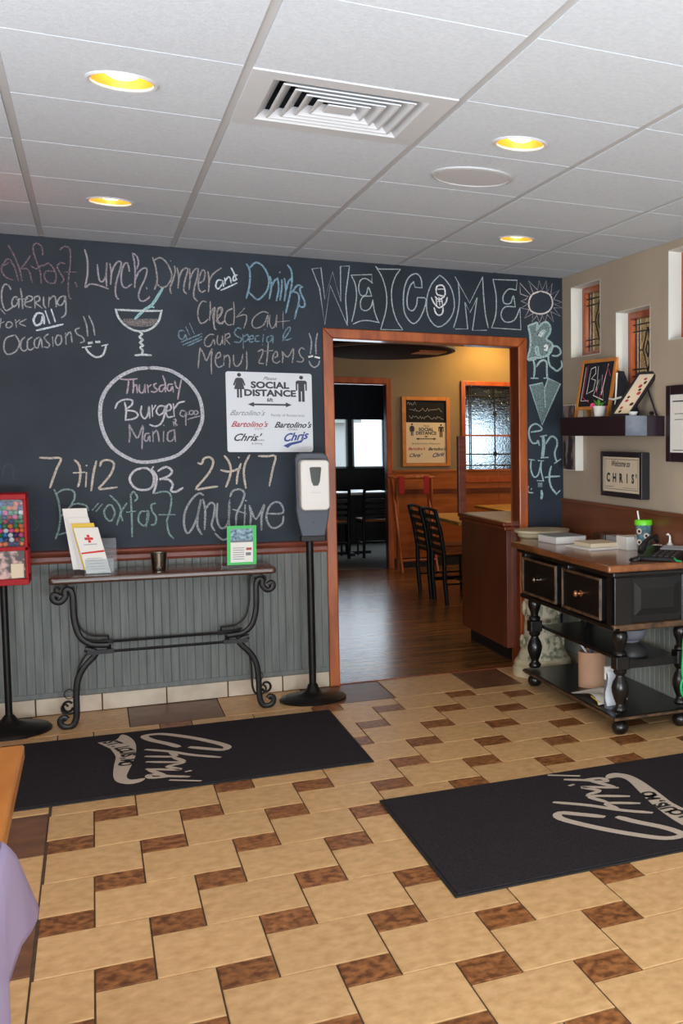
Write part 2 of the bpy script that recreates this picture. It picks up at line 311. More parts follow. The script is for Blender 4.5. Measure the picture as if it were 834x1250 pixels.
# traced outlines in millimetres: the chalk writing in the plane of the wall (x, z), the mat logo in the plane of the floor (x, y)
CHALK = [
('pink_dim', 0.008, [[-1529,2393,-1547,2394,-1572,2343,-1555,2306,-1523,2292],[-1529,2393,-1511,2348,-1499,2288],[-1563,2360,-1534,2382],[-1538,2469,-1514,2419,-1492,2349,-1483,2290],[-1442,2422,-1463,2385,-1488,2350],[-1485,2350,-1454,2350,-1438,2284],[-1387,2430,-1388,2469,-1407,2488,-1426,2476,-1427,2438,-1410,2378,-1400,2334,-1399,2284],[-1442,2370,-1416,2358,-1389,2380],[-1386,2374,-1362,2390,-1339,2361,-1330,2323,-1339,2286],[-1339,2350,-1373,2348,-1384,2319,-1370,2292,-1341,2286],[-1289,2393,-1308,2397,-1324,2374,-1310,2341,-1296,2314,-1307,2290],[-1308,2464,-1286,2484,-1262,2468,-1264,2395,-1271,2339,-1277,2282,-1275,2220,-1263,2213],[-1290,2350,-1236,2354],[-1245,2301,-1239,2288,-1238,2275]], [0,0,0,0,0,0,0,0,0,0,0,0,0,0]),
('mauve', 0.009, [[-1195,2474,-1186,2435,-1184,2391,-1188,2334,-1199,2276,-1177,2296,-1137,2292,-1092,2277],[-1139,2400,-1136,2343,-1129,2315,-1114,2316,-1100,2352,-1094,2415,-1100,2340,-1099,2289],[-1080,2410,-1075,2359,-1080,2302],[-1079,2342,-1063,2394,-1042,2424,-1026,2420,-1036,2374,-1053,2315,-1059,2263,-1053,2232,-1044,2225],[-989,2377,-996,2420,-1014,2410,-1028,2357,-1027,2306,-1010,2287,-981,2309],[-971,2474,-964,2431,-961,2368,-966,2293],[-968,2474,-951,2461,-944,2427,-953,2392],[-962,2333,-945,2375,-919,2400,-904,2393,-915,2342,-937,2295,-949,2253,-942,2225,-924,2223,-902,2239,-897,2248],[-910,2299,-907,2288]], [0,0,0,0,0,0,0,0,0]),
('peach_dim', 0.009, [[-874,2459,-862,2414,-856,2356,-859,2321,-871,2288],[-869,2445,-837,2462,-806,2436,-785,2385,-787,2350,-809,2313,-836,2302,-859,2321],[-787,2449,-787,2448],[-769,2421,-766,2392,-779,2344,-794,2302,-790,2273],[-756,2414,-749,2358,-755,2305],[-751,2352,-732,2401,-708,2417,-705,2397,-720,2343,-727,2295,-713,2276],[-694,2413,-693,2357,-700,2300],[-694,2357,-673,2405,-651,2416,-658,2365,-673,2311,-677,2263,-661,2240],[-647,2339,-625,2356,-616,2398,-629,2412,-646,2372,-653,2324,-640,2290,-618,2300],[-602,2405,-597,2358,-602,2295],[-598,2352,-575,2395,-532,2431]], [0,0,0,0,0,0,0,0,0,0,0]),
('ice', 0.009, [[-531,2363,-553,2361,-564,2330,-552,2313,-529,2345,-526,2363,-524,2330],[-517,2376,-514,2343],[-515,2358,-500,2383,-489,2378,-484,2351],[-452,2398,-469,2391,-473,2364,-453,2374],[-482,2435,-469,2409,-457,2374],[-538,2307,-493,2331,-454,2353]], [0,0,0,0,0,0]),
('blue', 0.011, [[-401,2462,-387,2436,-385,2382,-392,2328,-407,2273],[-387,2440,-353,2475,-314,2457,-286,2397,-291,2335,-322,2286,-351,2269,-392,2305],[-278,2402,-272,2352,-285,2277],[-276,2336,-253,2384,-240,2389],[-226,2429,-225,2431],[-238,2397,-233,2339,-247,2268],[-216,2387,-217,2340,-228,2273],[-201,2396,-195,2334,-204,2271],[-195,2326,-179,2382,-160,2403],[-181,2475,-163,2445,-160,2391,-169,2328,-185,2256,-198,2201],[-162,2320,-134,2361,-112,2363],[-161,2328,-128,2315,-125,2268,-141,2212,-150,2172],[-104,2356,-118,2347,-113,2316,-95,2278,-95,2246,-118,2241,-129,2260]], [0,0,0,0,0,0,0,0,0,0,0,0,0]),
('peach_dim', 0.007, [[-578,2193,-583,2155,-577,2095],[-561,2187,-543,2211,-540,2173,-566,2137,-541,2119,-520,2143],[-497,2198,-482,2207],[-482,2211,-511,2190,-523,2143,-506,2117,-477,2123],[-474,2246,-472,2177,-477,2119],[-418,2215,-462,2162],[-462,2162,-418,2180,-408,2157,-424,2103],[-291,2195,-324,2201,-368,2167,-381,2128,-362,2106,-318,2128,-295,2187,-300,2117],[-284,2184,-288,2141,-274,2110,-255,2135,-247,2190,-252,2119],[-213,2208,-215,2113],[-251,2147,-180,2158]], [0,0,0,0,0,0,0,0,0,0,0]),
('peach_dim', 0.008, [[-615,2238,-634,2240,-654,2206,-659,2158,-648,2120,-626,2124,-609,2143],[-595,2242,-595,2191,-601,2137],[-596,2167,-580,2204,-571,2205,-578,2145,-577,2097,-569,2088],[-559,2164,-536,2183,-535,2210,-555,2206,-562,2157,-548,2125,-529,2135]], [0,0,0,0]),
('blue_dim', 0.008, [[-731,2072,-754,2071,-757,2035,-737,2026,-725,2052,-718,2027],[-721,2093,-703,2048],[-702,2115,-680,2059],[-746,2010,-690,2038,-642,2061],[-738,1995,-681,2023,-642,2046],[-714,1991,-671,2014,-643,2030]], [0,0,0,0,0,0]),
('peach_dim', 0.007, [[-580,2059,-604,2058,-629,2026,-625,1995,-601,1996,-581,2033,-577,2002],[-561,2055,-565,2018,-553,2003,-540,2025,-537,2056,-536,2009],[-522,2067,-526,2005],[-523,2057,-503,2070,-498,2053,-518,2036,-498,2008]], [0,0,0,0]),
('blue_dim', 0.008, [[-439,2098,-458,2102,-474,2075,-460,2055,-438,2045,-446,2024,-475,2023],[-430,2067,-430,1988],[-428,2056,-405,2068,-403,2042,-426,2025],[-396,2042,-376,2048,-379,2064,-396,2053,-394,2026,-372,2033],[-346,2065,-363,2059,-364,2033,-344,2034],[-321,2072,-327,2029],[-314,2101,-313,2100],[-276,2069,-302,2057,-302,2031,-282,2037,-271,2069,-272,2027],[-222,2040,-196,2073,-175,2111,-184,2121,-205,2094,-216,2061,-201,2046,-171,2058]], [0,0,0,0,0,0,0,0,0]),
('peach_dim', 0.008, [[-653,1983,-660,1927,-666,1870],[-653,1983,-635,1948,-622,1912,-592,1981,-598,1919,-598,1841],[-574,1925,-550,1941,-554,1962,-571,1946,-577,1904,-561,1878,-539,1890],[-530,1947,-534,1890],[-532,1931,-511,1948,-502,1922,-505,1880],[-482,1949,-481,1902,-464,1887,-442,1914,-433,1956],[-413,1973,-413,1894,-417,1871],[-328,2016,-327,2014],[-353,1975,-328,1987,-329,1961,-350,1912,-325,1908],[-297,2026,-302,1962,-310,1898],[-324,1977,-273,1984],[-269,1942,-249,1953,-253,1980,-269,1963,-275,1926,-255,1913,-237,1924],[-223,1981,-219,1954,-223,1917],[-223,1981,-193,1950,-162,2000,-163,1962,-169,1919],[-100,1997,-115,2007,-131,1985,-122,1958,-107,1943,-117,1924,-143,1927]], [0,0,0,0,0,0,0,0,0,0,0,0,0,0,0]),
('white_dim', 0.009, [[-72,2090,-60,2042,-68,1973],[-26,2094,-37,2037,-36,1975],[-76,1930,-66,1907,-45,1896,-24,1913,-18,1935]], [0,0,0]),
('white', 0.017, [[-75,1956,-58,1961],[-41,1956,-20,1952]], [0,0]),
('white_dim', 0.008, [[-1534,2242,-1543,2263,-1561,2265,-1574,2228,-1574,2173,-1561,2135,-1542,2142,-1523,2160],[-1582,2140,-1564,2116],[-1505,2205,-1521,2204,-1532,2176,-1525,2154,-1508,2172,-1500,2200,-1502,2150],[-1491,2250,-1486,2201,-1485,2148],[-1512,2194,-1460,2200],[-1475,2179,-1446,2192,-1440,2209,-1459,2214,-1472,2191,-1473,2163,-1447,2156],[-1431,2210,-1430,2154],[-1431,2210,-1411,2217,-1409,2195,-1427,2182,-1399,2156],[-1390,2213,-1391,2174,-1382,2157],[-1365,2214,-1370,2164],[-1368,2197,-1348,2221,-1336,2211,-1335,2166],[-1294,2225,-1314,2218,-1330,2189,-1316,2173,-1298,2196,-1292,2225,-1291,2169,-1295,2129,-1313,2111]], [0,0,0,0,0,0,0,0,0,0,0,0]),
('white_dim', 0.007, [[-1582,2091,-1588,2044],[-1587,2065,-1569,2076],[-1542,2078,-1556,2072,-1561,2051,-1548,2046,-1533,2063,-1542,2078],[-1519,2090,-1516,2050],[-1517,2074,-1501,2089],[-1471,2095,-1502,2072,-1475,2058]], [0,0,0,0,0,0]),
('ice', 0.011, [[-1399,2128,-1422,2127,-1439,2094,-1429,2065,-1405,2080,-1395,2123,-1392,2075],[-1385,2142,-1368,2079],[-1358,2152,-1342,2089],[-1427,2039,-1369,2057,-1308,2077]], [0,0,0,0]),
('white_dim', 0.008, [[-1526,2010,-1563,1992,-1575,1944,-1561,1910,-1525,1925,-1505,1969,-1522,2010],[-1481,2002,-1498,1980,-1500,1942,-1486,1930,-1472,1941],[-1449,2003,-1468,1986,-1471,1949,-1458,1936,-1442,1950],[-1417,2005,-1438,1988,-1439,1956,-1424,1951,-1410,2000,-1405,1952],[-1375,2023,-1394,2006,-1385,1985,-1372,1969,-1380,1953,-1396,1955],[-1357,2008,-1356,1957],[-1335,2019,-1345,1992,-1337,1966,-1318,1983,-1319,2015,-1335,2019],[-1297,2032,-1297,1973],[-1298,2011,-1276,2039,-1269,1985],[-1233,2062,-1252,2051,-1244,2029,-1220,2014,-1213,1993,-1231,1984],[-1212,2123,-1199,2075,-1196,2021],[-1188,2130,-1170,2082,-1163,2028]], [0,0,0,0,0,0,0,0,0,0,0,0]),
('ice_w', 0.011, [[-1222,1960,-1184,1967],[-1208,1960,-1194,1934,-1161,1911,-1127,1926,-1111,1976],[-1131,1972,-1104,1981]], [0,0,0]),
('ice_w', 0.02, [[-1191,1984,-1179,1987],[-1156,1992,-1144,1993]], [0,0]),
('ice_w', 0.012, [[-1061,2170,-1048,2127,-1015,2085,-966,2060,-906,2068,-860,2110,-838,2178],[-1061,2168,-983,2169,-923,2170,-843,2175],[-952,2055,-937,2045,-952,2027,-936,2014,-950,1997,-934,1984,-949,1972,-938,1956,-942,1935],[-975,1928,-940,1933,-898,1932]], [0,0,0,0]),
('drink', 0.03, [[-1019,2112,-945,2111,-865,2121],[-1005,2099,-945,2097,-880,2105]], [0,0]),
('teal_b', 0.016, [[-969,2125,-923,2176,-882,2209,-829,2301],[-897,2197,-878,2192]], [0,0]),
('lilac', 0.02, [[-910,1863,-981,1851,-1068,1799,-1129,1718,-1151,1627,-1142,1525,-1100,1430,-1024,1370,-961,1349,-874,1357,-778,1389,-702,1470,-658,1561,-651,1627,-665,1709,-715,1789,-794,1847,-867,1863,-910,1863]], [0]),
('pink', 0.009, [[-1054,1799,-1018,1796,-969,1802],[-1010,1796,-1014,1757,-1021,1721],[-987,1797,-988,1757,-992,1725],[-988,1757,-973,1770,-971,1726],[-959,1770,-960,1734,-946,1726,-935,1747,-932,1775,-932,1727],[-920,1771,-917,1729],[-919,1755,-902,1772],[-876,1780,-889,1772,-884,1756,-872,1744,-885,1732,-903,1735],[-840,1773,-859,1765,-863,1740,-849,1737,-837,1757],[-843,1821,-833,1785,-833,1733],[-796,1778,-818,1774,-823,1745,-808,1742,-798,1766,-794,1734],[-785,1795,-779,1763,-768,1755],[-752,1804,-764,1747,-773,1696]], [0,0,0,0,0,0,0,0,0,0,0,0,0]),
('lilac_w', 0.01, [[-1079,1640,-1064,1672,-1029,1689,-997,1685,-1001,1657,-1031,1633,-988,1626,-971,1606,-989,1586,-1032,1577],[-1033,1673,-1027,1629,-1032,1577],[-952,1654,-957,1614,-939,1586,-921,1615,-916,1655,-914,1591],[-901,1659,-900,1599],[-901,1631,-883,1660],[-840,1656,-865,1656,-881,1627,-867,1607,-845,1624,-836,1660,-841,1608,-861,1559,-890,1545,-915,1554],[-830,1628,-808,1641,-811,1665,-825,1661,-834,1624,-824,1596,-801,1600],[-796,1669,-793,1600],[-793,1641,-770,1674,-740,1684]], [0,0,0,0,0,0,0,0,0]),
('mauve', 0.008, [[-738,1630,-756,1633,-763,1609,-743,1601,-731,1626,-736,1585,-736,1552],[-724,1613,-723,1613],[-705,1634,-716,1630,-716,1614,-701,1614,-697,1630,-705,1634],[-682,1635,-691,1630,-692,1614,-679,1614,-673,1626,-682,1635],[-724,1585,-698,1595,-664,1604],[-795,1584,-784,1580,-791,1564,-779,1552],[-787,1588,-787,1548],[-799,1572,-796,1548]], [0,0,0,0,0,0,0,0]),
('mauve', 0.009, [[-1015,1554,-1013,1502,-1018,1458],[-1015,1554,-992,1502,-975,1482,-948,1550,-953,1486,-957,1422],[-920,1506,-938,1502,-943,1470,-929,1466,-919,1494,-916,1462],[-902,1518,-901,1462],[-900,1502,-884,1523,-876,1502,-872,1462],[-848,1519,-851,1462],[-847,1551,-846,1550],[-796,1527,-826,1511,-829,1470,-809,1466,-793,1495,-796,1531,-791,1462]], [0,0,0,0,0,0,0,0]),
('tan', 0.012, [[-1436,1376,-1390,1373,-1341,1371,-1360,1321,-1380,1264,-1395,1218],[-1278,1362,-1260,1341,-1253,1299,-1259,1247,-1267,1221],[-1285,1294,-1234,1297],[-1225,1294,-1231,1220],[-1224,1333,-1223,1332],[-1177,1356,-1193,1288,-1206,1198],[-1160,1330,-1150,1356,-1117,1361,-1094,1340,-1110,1287,-1149,1234,-1168,1205,-1084,1214]], [0,0,0,0,0,0,0]),
('lilac_w', 0.013, [[-958,1317,-997,1302,-1022,1259,-999,1210,-952,1196,-913,1214,-904,1274,-930,1312,-958,1317],[-920,1301,-905,1322],[-910,1306,-890,1268,-896,1219,-909,1178],[-882,1300,-842,1322,-813,1300,-829,1273,-873,1252],[-873,1257,-830,1251,-811,1223,-821,1191,-797,1183,-762,1204]], [0,0,0,0,0]),
('tan', 0.013, [[-680,1342,-662,1338,-650,1366,-621,1374,-602,1349,-619,1298,-657,1246,-695,1196,-636,1203,-585,1209],[-543,1381,-522,1349,-512,1304,-521,1256,-540,1206],[-564,1301,-516,1292,-463,1312],[-469,1373,-468,1372],[-459,1336,-475,1288,-484,1223],[-412,1385,-436,1336,-445,1279,-436,1198],[-363,1380,-317,1378,-273,1378,-288,1310,-310,1208]], [0,0,0,0,0,0,0]),
('green', 0.01, [[-1377,1207,-1361,1155,-1353,1071,-1362,998,-1379,946],[-1365,1186,-1333,1206,-1292,1200,-1284,1163,-1309,1111,-1354,1060],[-1346,1070,-1290,1127,-1236,1120,-1223,1093],[-1363,966,-1322,980,-1294,995],[-1204,1093,-1175,1129],[-1186,1087,-1157,1123],[-1115,1117,-1129,1117,-1149,1086,-1141,1048,-1118,1031,-1098,1074,-1111,1117],[-1118,1170,-1082,1127,-1070,1083,-1091,1009],[-1040,1125,-1070,1073,-1062,1030],[-1020,1168,-1005,1189,-987,1156,-1002,1135],[-1020,1173,-1018,1082,-1019,942],[-1041,1077,-999,1081],[-946,1080,-975,1075,-986,1027,-958,999,-938,1036,-938,1085,-949,993],[-901,1122,-921,1112,-917,1079,-899,1046,-905,1008,-924,1003],[-900,1176,-865,1186,-832,1180,-820,1142,-830,1076,-846,1022,-838,956,-816,923],[-884,1058,-806,1056]], [0,0,0,0,0,0,0,0,0,0,0,0,0,0,0,0]),
('white_dim', 0.012, [[-659,1162,-681,1172,-718,1139,-752,1076,-761,1005,-748,952,-723,971,-692,1043,-671,1138,-688,1058,-693,986,-673,941],[-660,1138,-651,1073,-657,969],[-651,1081,-624,1117,-602,1104,-607,1048,-620,992,-606,959],[-587,1112,-593,1039,-580,982,-554,973,-530,1021,-524,1135,-530,1021,-528,956,-541,912,-570,909,-603,943],[-520,1151,-504,1183,-466,1190,-444,1165,-461,1109,-488,1052,-494,987],[-506,1077,-439,1051],[-438,1126,-437,1124],[-442,1100,-449,986],[-419,1095,-413,1042,-418,985],[-419,1095,-387,1017,-339,1101,-356,1032,-358,954],[-321,1047,-240,1049,-250,1103,-285,1112,-317,1080,-330,1023,-312,973,-281,963,-245,987,-237,1028]], [0,0,0,0,0,0,0,0,0,0,0]),
('ghost', 0.008, [[-1452,1104,-1475,1118,-1495,1105,-1493,1078,-1471,1050,-1455,1023,-1467,996,-1496,997]], [0]),
('ghost', 0.008, [[-1603,1273,-1597,1324,-1574,1344,-1558,1323,-1556,1262]], [0]),
('teal_w', 0.007, [[-49,2463,1,2474,19,2293,66,2456,109,2287,111,2491,163,2497],[-49,2463,-9,2355,16,2146,51,2375,144,2149],[163,2497,147,2390,137,2301,143,2205,144,2149]], [1,1,0]),
('teal_w', 0.007, [[171,2444,194,2393,200,2321,187,2240,170,2174],[171,2444,291,2457,290,2408],[294,2407,258,2430,226,2420,213,2374,224,2331,256,2337,269,2382,288,2329],[288,2329,240,2324,222,2290,227,2250,255,2242,283,2266,294,2307],[294,2307,303,2239,326,2176],[178,2159,222,2179,270,2184,330,2175]], [0,1,0,0,0,0]),
('teal_w', 0.007, [[315,2506,331,2492,460,2501],[315,2506,351,2445,374,2357,372,2259,337,2135],[460,2501,428,2451,406,2376,409,2278,432,2197,468,2141],[337,2135,464,2139]], [1,0,0,1]),
('teal_w', 0.008, [[589,2399,584,2453,556,2482,511,2458,482,2389,475,2289,490,2222,535,2180,581,2228,614,2331,560,2339],[589,2399,547,2400],[539,2433,516,2403,498,2335,502,2273,530,2258,554,2293,560,2339],[539,2433,547,2400]], [0,1,0,1]),
('teal_w', 0.008, [[699,2484,647,2424,617,2331,624,2230,683,2168,754,2215,788,2297,774,2398,734,2458,699,2484]], [0]),
('white', 0.01, [[675,2380,681,2415,716,2423,730,2395,727,2361,686,2364,675,2380],[687,2398,721,2401],[646,2344,662,2312,694,2285,732,2316,744,2351],[669,2352,691,2336,726,2355],[680,2324,714,2326],[662,2283,673,2250,696,2240,714,2258,717,2287],[692,2347,697,2302],[674,2341,679,2296],[709,2343,714,2304]], [0,0,0,0,0,0,0,0,0]),
('teal_w', 0.008, [[795,2480,885,2326,970,2493],[970,2493,975,2378,986,2262,1003,2180],[795,2480,815,2447],[815,2447,820,2344,807,2252,782,2170],[794,2162,871,2166,855,2330,886,2268,933,2363,901,2159,991,2164]], [1,0,1,0,1]),
('teal_w', 0.008, [[1037,2483,1196,2489,1189,2427],[1037,2483,1056,2383,1053,2266,1025,2181],[1025,2181,1218,2179,1213,2317],[1189,2427,1140,2430,1103,2386,1108,2340,1151,2343,1170,2391,1182,2321],[1182,2321,1114,2317,1087,2268,1113,2223,1175,2238,1213,2317]], [1,0,1,0,0]),
('cream', 0.011, [[1352,2432,1295,2405,1272,2350,1288,2301,1351,2286,1409,2309,1435,2360,1413,2416,1352,2432]], [0]),
('pink_w', 0.007, [[1283,2404,1214,2473,1216,2405,1270,2391,1251,2372,1220,2361,1266,2344,1219,2317,1273,2309,1244,2254,1301,2287,1294,2233,1326,2276,1344,2230,1364,2279,1383,2238,1396,2286,1440,2241,1422,2306,1486,2280,1441,2331,1506,2335,1444,2355,1503,2371,1441,2385,1480,2447,1422,2413,1432,2486,1397,2430,1391,2500,1365,2439,1343,2497,1333,2437,1271,2492,1302,2417]], [1]),
('teal_l', 0.014, [[1266,2205,1279,2148,1281,2073,1261,1992,1296,2004,1355,2006],[1266,2205,1298,2219,1330,2229,1324,2181],[1324,2181,1356,2223,1394,2237,1418,2206,1413,2165,1388,2129,1426,2105,1431,2070,1404,2028,1366,2012,1344,2016],[1348,2157,1372,2186,1383,2181,1364,2148,1348,2157],[1315,2070,1329,2075,1336,2041,1347,2011],[1315,2070,1318,2040,1331,2020]], [0,0,0,1,0,0]),
('white', 0.016, [[1340,2149,1370,2181,1378,2173,1353,2145],[1377,2080,1393,2088,1393,2063,1377,2057]], [0,0]),
('teal_l', 0.013, [[1431,2024,1463,2023,1488,2042,1480,2072,1453,2086,1425,2075,1406,2044,1403,1998,1414,1958,1441,1938,1463,1926,1496,1956,1493,1991]], [0]),
('teal_l', 0.014, [[1272,1985,1317,1995],[1301,1986,1309,1944,1303,1878],[1284,1873,1330,1874],[1322,1949,1344,1980,1371,1992,1390,1977,1392,1927,1394,1881],[1373,1876,1400,1879]], [1,0,1,0,1]),
('teal_l', 0.012, [[1274,1827,1362,1845,1375,1809,1400,1876,1484,1843,1357,1575,1274,1827],[1375,1809,1380,1693]], [1,1]),
('teal_l', 0.012, [[1282,1527,1352,1540,1344,1565,1314,1580,1282,1567,1266,1534,1271,1488,1292,1456,1319,1458,1327,1473,1337,1443]], [0]),
('teal_l', 0.013, [[1346,1499,1386,1507],[1367,1499,1372,1443,1364,1369],[1359,1494,1362,1443,1353,1366],[1348,1361,1396,1363],[1383,1453,1411,1494,1433,1499,1457,1479,1460,1443,1443,1397,1448,1356,1456,1340],[1442,1325,1484,1351]], [1,0,0,1,0,1]),
('teal_l', 0.011, [[1267,1351,1302,1346],[1280,1346,1277,1300,1285,1260,1301,1236,1322,1244,1336,1274,1350,1341],[1328,1343,1364,1341],[1350,1341,1347,1279,1363,1213],[1322,1213,1365,1210]], [1,0,1,0,1]),
('teal_l', 0.018, [[1349,1146,1353,1120,1348,1095]], [0]),
('teal_m', 0.05, [[1338,1185,1342,1185]], [0]),
('teal_l', 0.014, [[1418,1304,1406,1258,1406,1207,1422,1160,1452,1126],[1376,1233,1415,1238,1475,1239],[1452,1121,1477,1144]], [0,1,1]),
('teal_w', 0.009, [[1263,1178,1255,1158,1262,1138,1292,1134],[1279,1155,1281,1163]], [0,0]),
]
FILLS = [
('teal_m', [1268,2203,1330,2226,1327,2183,1356,2220,1394,2235,1417,2206,1410,2162,1388,2129,1423,2105,1428,2070,1404,2031,1366,2014,1344,2018,1264,1995,1281,2073,1279,2148]),
('teal_m', [1278,1825,1360,1840,1374,1807,1401,1872,1480,1842,1357,1586]),
]
LOGO_A = [[0.0312,[[-882,-1027,-920,-949,-991,-832,-1013,-739,-943,-736,-860,-822,-765,-955,-679,-1118,-698,-1183,-762,-1130,-829,-1063]]],[0.024,[[-1015,-1011,-920,-1100,-835,-1208,-727,-1310],[-917,-1120,-909,-1197,-1020,-1136],[-910,-1214,-883,-1309,-1020,-1235],[-891,-1305,-876,-1320],[-885,-1333,-942,-1359,-899,-1436,-1025,-1357],[-1018,-1378,-979,-1464,-958,-1507,-876,-1564],[-959,-1522,-1019,-1505,-1021,-1457,-980,-1479],[-875,-1482,-863,-1478],[-943,-1584,-837,-1654]]]]
BAN_A = [-1217,-768,-1159,-760,-1133,-743,-1110,-658,-1074,-747,-1057,-894,-1066,-1111,-1093,-1303,-1109,-1425,-1094,-1489,-1041,-1493,-1058,-1540,-1103,-1552,-1146,-1498,-1160,-1397,-1153,-1203,-1145,-1068,-1165,-911]

# ================= THE SETTING =================
ZC = 2.524; XR = 1.502; XL = -3.2; YF = -9.2; YB = .13
# ---- floor ----
floor = obj('floor', G().box(XL, XR, YF, .02, -.05, -.004), 'grout', kind='structure')
Wt, wt = .299, .1496; GR = .005
def shared(name, x, y, me_cache, sx, sy, m, parent, z1=0):
    key = (round(sx, 3), round(sy, 3), m)
    if key not in me_cache:
        g = G(); b = .0025; h = .0035
        g.add([(0, 0, -.01), (sx, 0, -.01), (sx, sy, -.01), (0, sy, -.01), (0, 0, -.0015), (sx, 0, -.0015), (sx, sy, -.0015), (0, sy, -.0015), (b, b, 0), (sx-b, b, 0), (sx-b, sy-b, 0), (b, sy-b, 0)],
              [(0, 1, 5, 4), (1, 2, 6, 5), (2, 3, 7, 6), (3, 0, 4, 7), (4, 5, 9, 8), (5, 6, 10, 9), (6, 7, 11, 10), (7, 4, 8, 11), (8, 9, 10, 11)])
        me = bpy.data.meshes.new(name); me.from_pydata(g.v, [], g.f); me.materials.append(M[m]); me_cache[key] = me
    o = bpy.data.objects.new(name, me_cache[key]); COL.objects.link(o); o.parent = parent; o.location = (x, y, z1); return o
cache = {}
XB, YBD = -1.389, -.475            # borders of the pattern
FX, FY = -.786, -3.317
rest = G()
for i in range(-40, 42):
    for j in range(-40, 42):
        x = FX+i*Wt-j*wt; y = FY-i*wt-j*Wt       # top-left corner of the big tile
        for (a0, b0, a1, b1, m) in ((x, y-Wt, x+Wt, y, 'cream'), (x+Wt, y-wt, x+Wt+wt, y, 'brown')):
            a0, b0, a1, b1 = max(a0, XB), max(b0, -5.6), min(a1, XR), min(b1, YBD)
            if a1-a0 < .015 or b1-b0 < .015: continue
            # the part of the floor the photograph looks at
            if b0 < -4.35-.36*(a1+1.39): continue
            o = shared('tile', a0+GR/2, b0+GR/2, cache, a1-a0-GR, b1-b0-GR, m, floor)
# tiles behind the camera and to the left, past the frame: plain joined pieces
g = G()
for k in range(12):
    for l in range(8):
        g.box(XL+.39*k+.003, XL+.39*(k+1)-.003, YF+.4*l+.003, YF+.4*(l+1)-.003, -.01, 0)
obj('tile_field', g, 'cream', floor, kind='stuff')
xs = [-3.2, -2.87, -2.42, -1.97, -1.52, -1.07, -.62, -.17, .28, .745, 1.04, 1.5]
for k in range(len(xs)-1):
    m = 'dark_tile' if k in (1, 3, 5, 7, 9) else 'cream'
    shared('border_tile', xs[k]+.003, YBD+.003, cache, xs[k+1]-xs[k]-.006, -.012-YBD if xs[k] < -.2 or xs[k] > 1.2 else .02-YBD, m, floor)
ys = [-.475, -.9, -1.32, -1.775, -2.27, -2.80, -3.28, -3.8, -4.3, -4.8, -5.3]
for c, (xa, xb) in enumerate(((-1.84, XB), (-2.3, -1.84))):
    for k in range(len(ys)-1):
        shared('border_tile', xa+.003, ys[k+1]+.003, cache, xb-xa-.006, ys[k]-ys[k+1]-.006, 'dark_tile' if (k+c) % 2 == 1 else 'cream', floor)

# ---- ceiling: runners, tiles, openings for lamps and vent ----
ceiling = obj('ceiling', G().box(XL, XR, YF, 0, ZC+.30, ZC+.34), 'white_paint', kind='structure')
X0, Y0, TS = -1.389, -.337, .61
lamps = [(-1.084, -3.06), (-1.090, -1.17), (.150, -3.0), (.765, -1.21), (-1.084, -4.95), (.150, -4.95), (-1.084, -6.9), (.75, -6.9), (-2.3, -3.1)]
spk = (.150, -2.44)
vcell = (-.779, -3.387)
def hole_tile(g, x0, x1, y0, y1, c, r, z, n=32):
    vs = []; 
    for k in range(n):
        a = 2*PI*k/n; dx, dy = math.cos(a), math.sin(a)
        tx = ((x1-c[0])/dx if dx > 1e-9 else (x0-c[0])/dx if dx < -1e-9 else 9); ty = ((y1-c[1])/dy if dy > 1e-9 else (y0-c[1])/dy if dy < -1e-9 else 9)
        t = min(tx, ty); vs.append((c[0]+dx*t, c[1]+dy*t, z)); vs.append((c[0]+dx*r, c[1]+dy*r, z)); vs.append((c[0]+dx*r, c[1]+dy*r, z+.014))
    f = []
    for k in range(n):
        a, b = 3*k, 3*((k+1) % n); f += [(a, b, b+1, a+1), (a+1, b+1, b+2, a+2)]
    # corners
    for cx_, cy_ in ((x0, y0), (x1, y0), (x1, y1), (x0, y1)):
        q = sorted(range(n), key=lambda k: (vs[3*k][0]-cx_)**2+(vs[3*k][1]-cy_)**2)[:2]
        vs.append((cx_, cy_, z)); f.append((len(vs)-1, 3*q[0], 3*q[1]))
    g.add(vs, f)
for i in range(-3, 5):
    for j in range(-1, 14):
        xa, xb = X0+i*TS, X0+(i+1)*TS; yb = Y0-(j)*TS; ya = yb-TS
        if j == -1: ya, yb = Y0, 0
        xa, xb = max(xa, XL), min(xb, XR); ya = max(ya, YF)
        if xb-xa < .04: continue
        e1, e2 = .013, .0028
        if abs(xa-vcell[0]) < .01 and abs(ya-vcell[1]) < .01: continue
        h = [l for l in lamps if xa < l[0] < xb and ya < l[1] < yb]
        g = G()
        if h: hole_tile(g, xa+e1, xb-e1, ya+e2, yb-e2, h[0], .082, ZC); g.add([(xa+e1, ya+e2, ZC), (xb-e1, ya+e2, ZC), (xb-e1, yb-e2, ZC), (xa+e1, yb-e2, ZC)]+[(xa+e1, ya+e2, ZC+.012), (xb-e1, ya+e2, ZC+.012), (xb-e1, yb-e2, ZC+.012), (xa+e1, yb-e2, ZC+.012)], [(0, 1, 5, 4), (1, 2, 6, 5), (2, 3, 7, 6), (3, 0, 4, 7)])
        else: g.box(xa+e1, xb-e1, ya+e2, yb-e2, ZC, ZC+.015)
        obj('ceiling_tile', g, 'ceiling_tile', ceiling)
for i in range(-2, 5):
    x = X0+i*TS; obj('runner', G().box(x-.012, x+.012, YF, 0, ZC+.003, ZC+.03), 'tee', ceiling)
for j in range(0, 15):
    y = Y0-j*TS
    if y > YF: obj('cross_runner', G().box(XL, XR, y-.012, y+.012, ZC+.004, ZC+.03), 'tee', ceiling)
obj('edge_angle', G().box(XL, XR, -.022, 0, ZC+.002, ZC+.006).box(XR-.022, XR, YF, -.022, ZC+.002, ZC+.006), 'tee', ceiling)

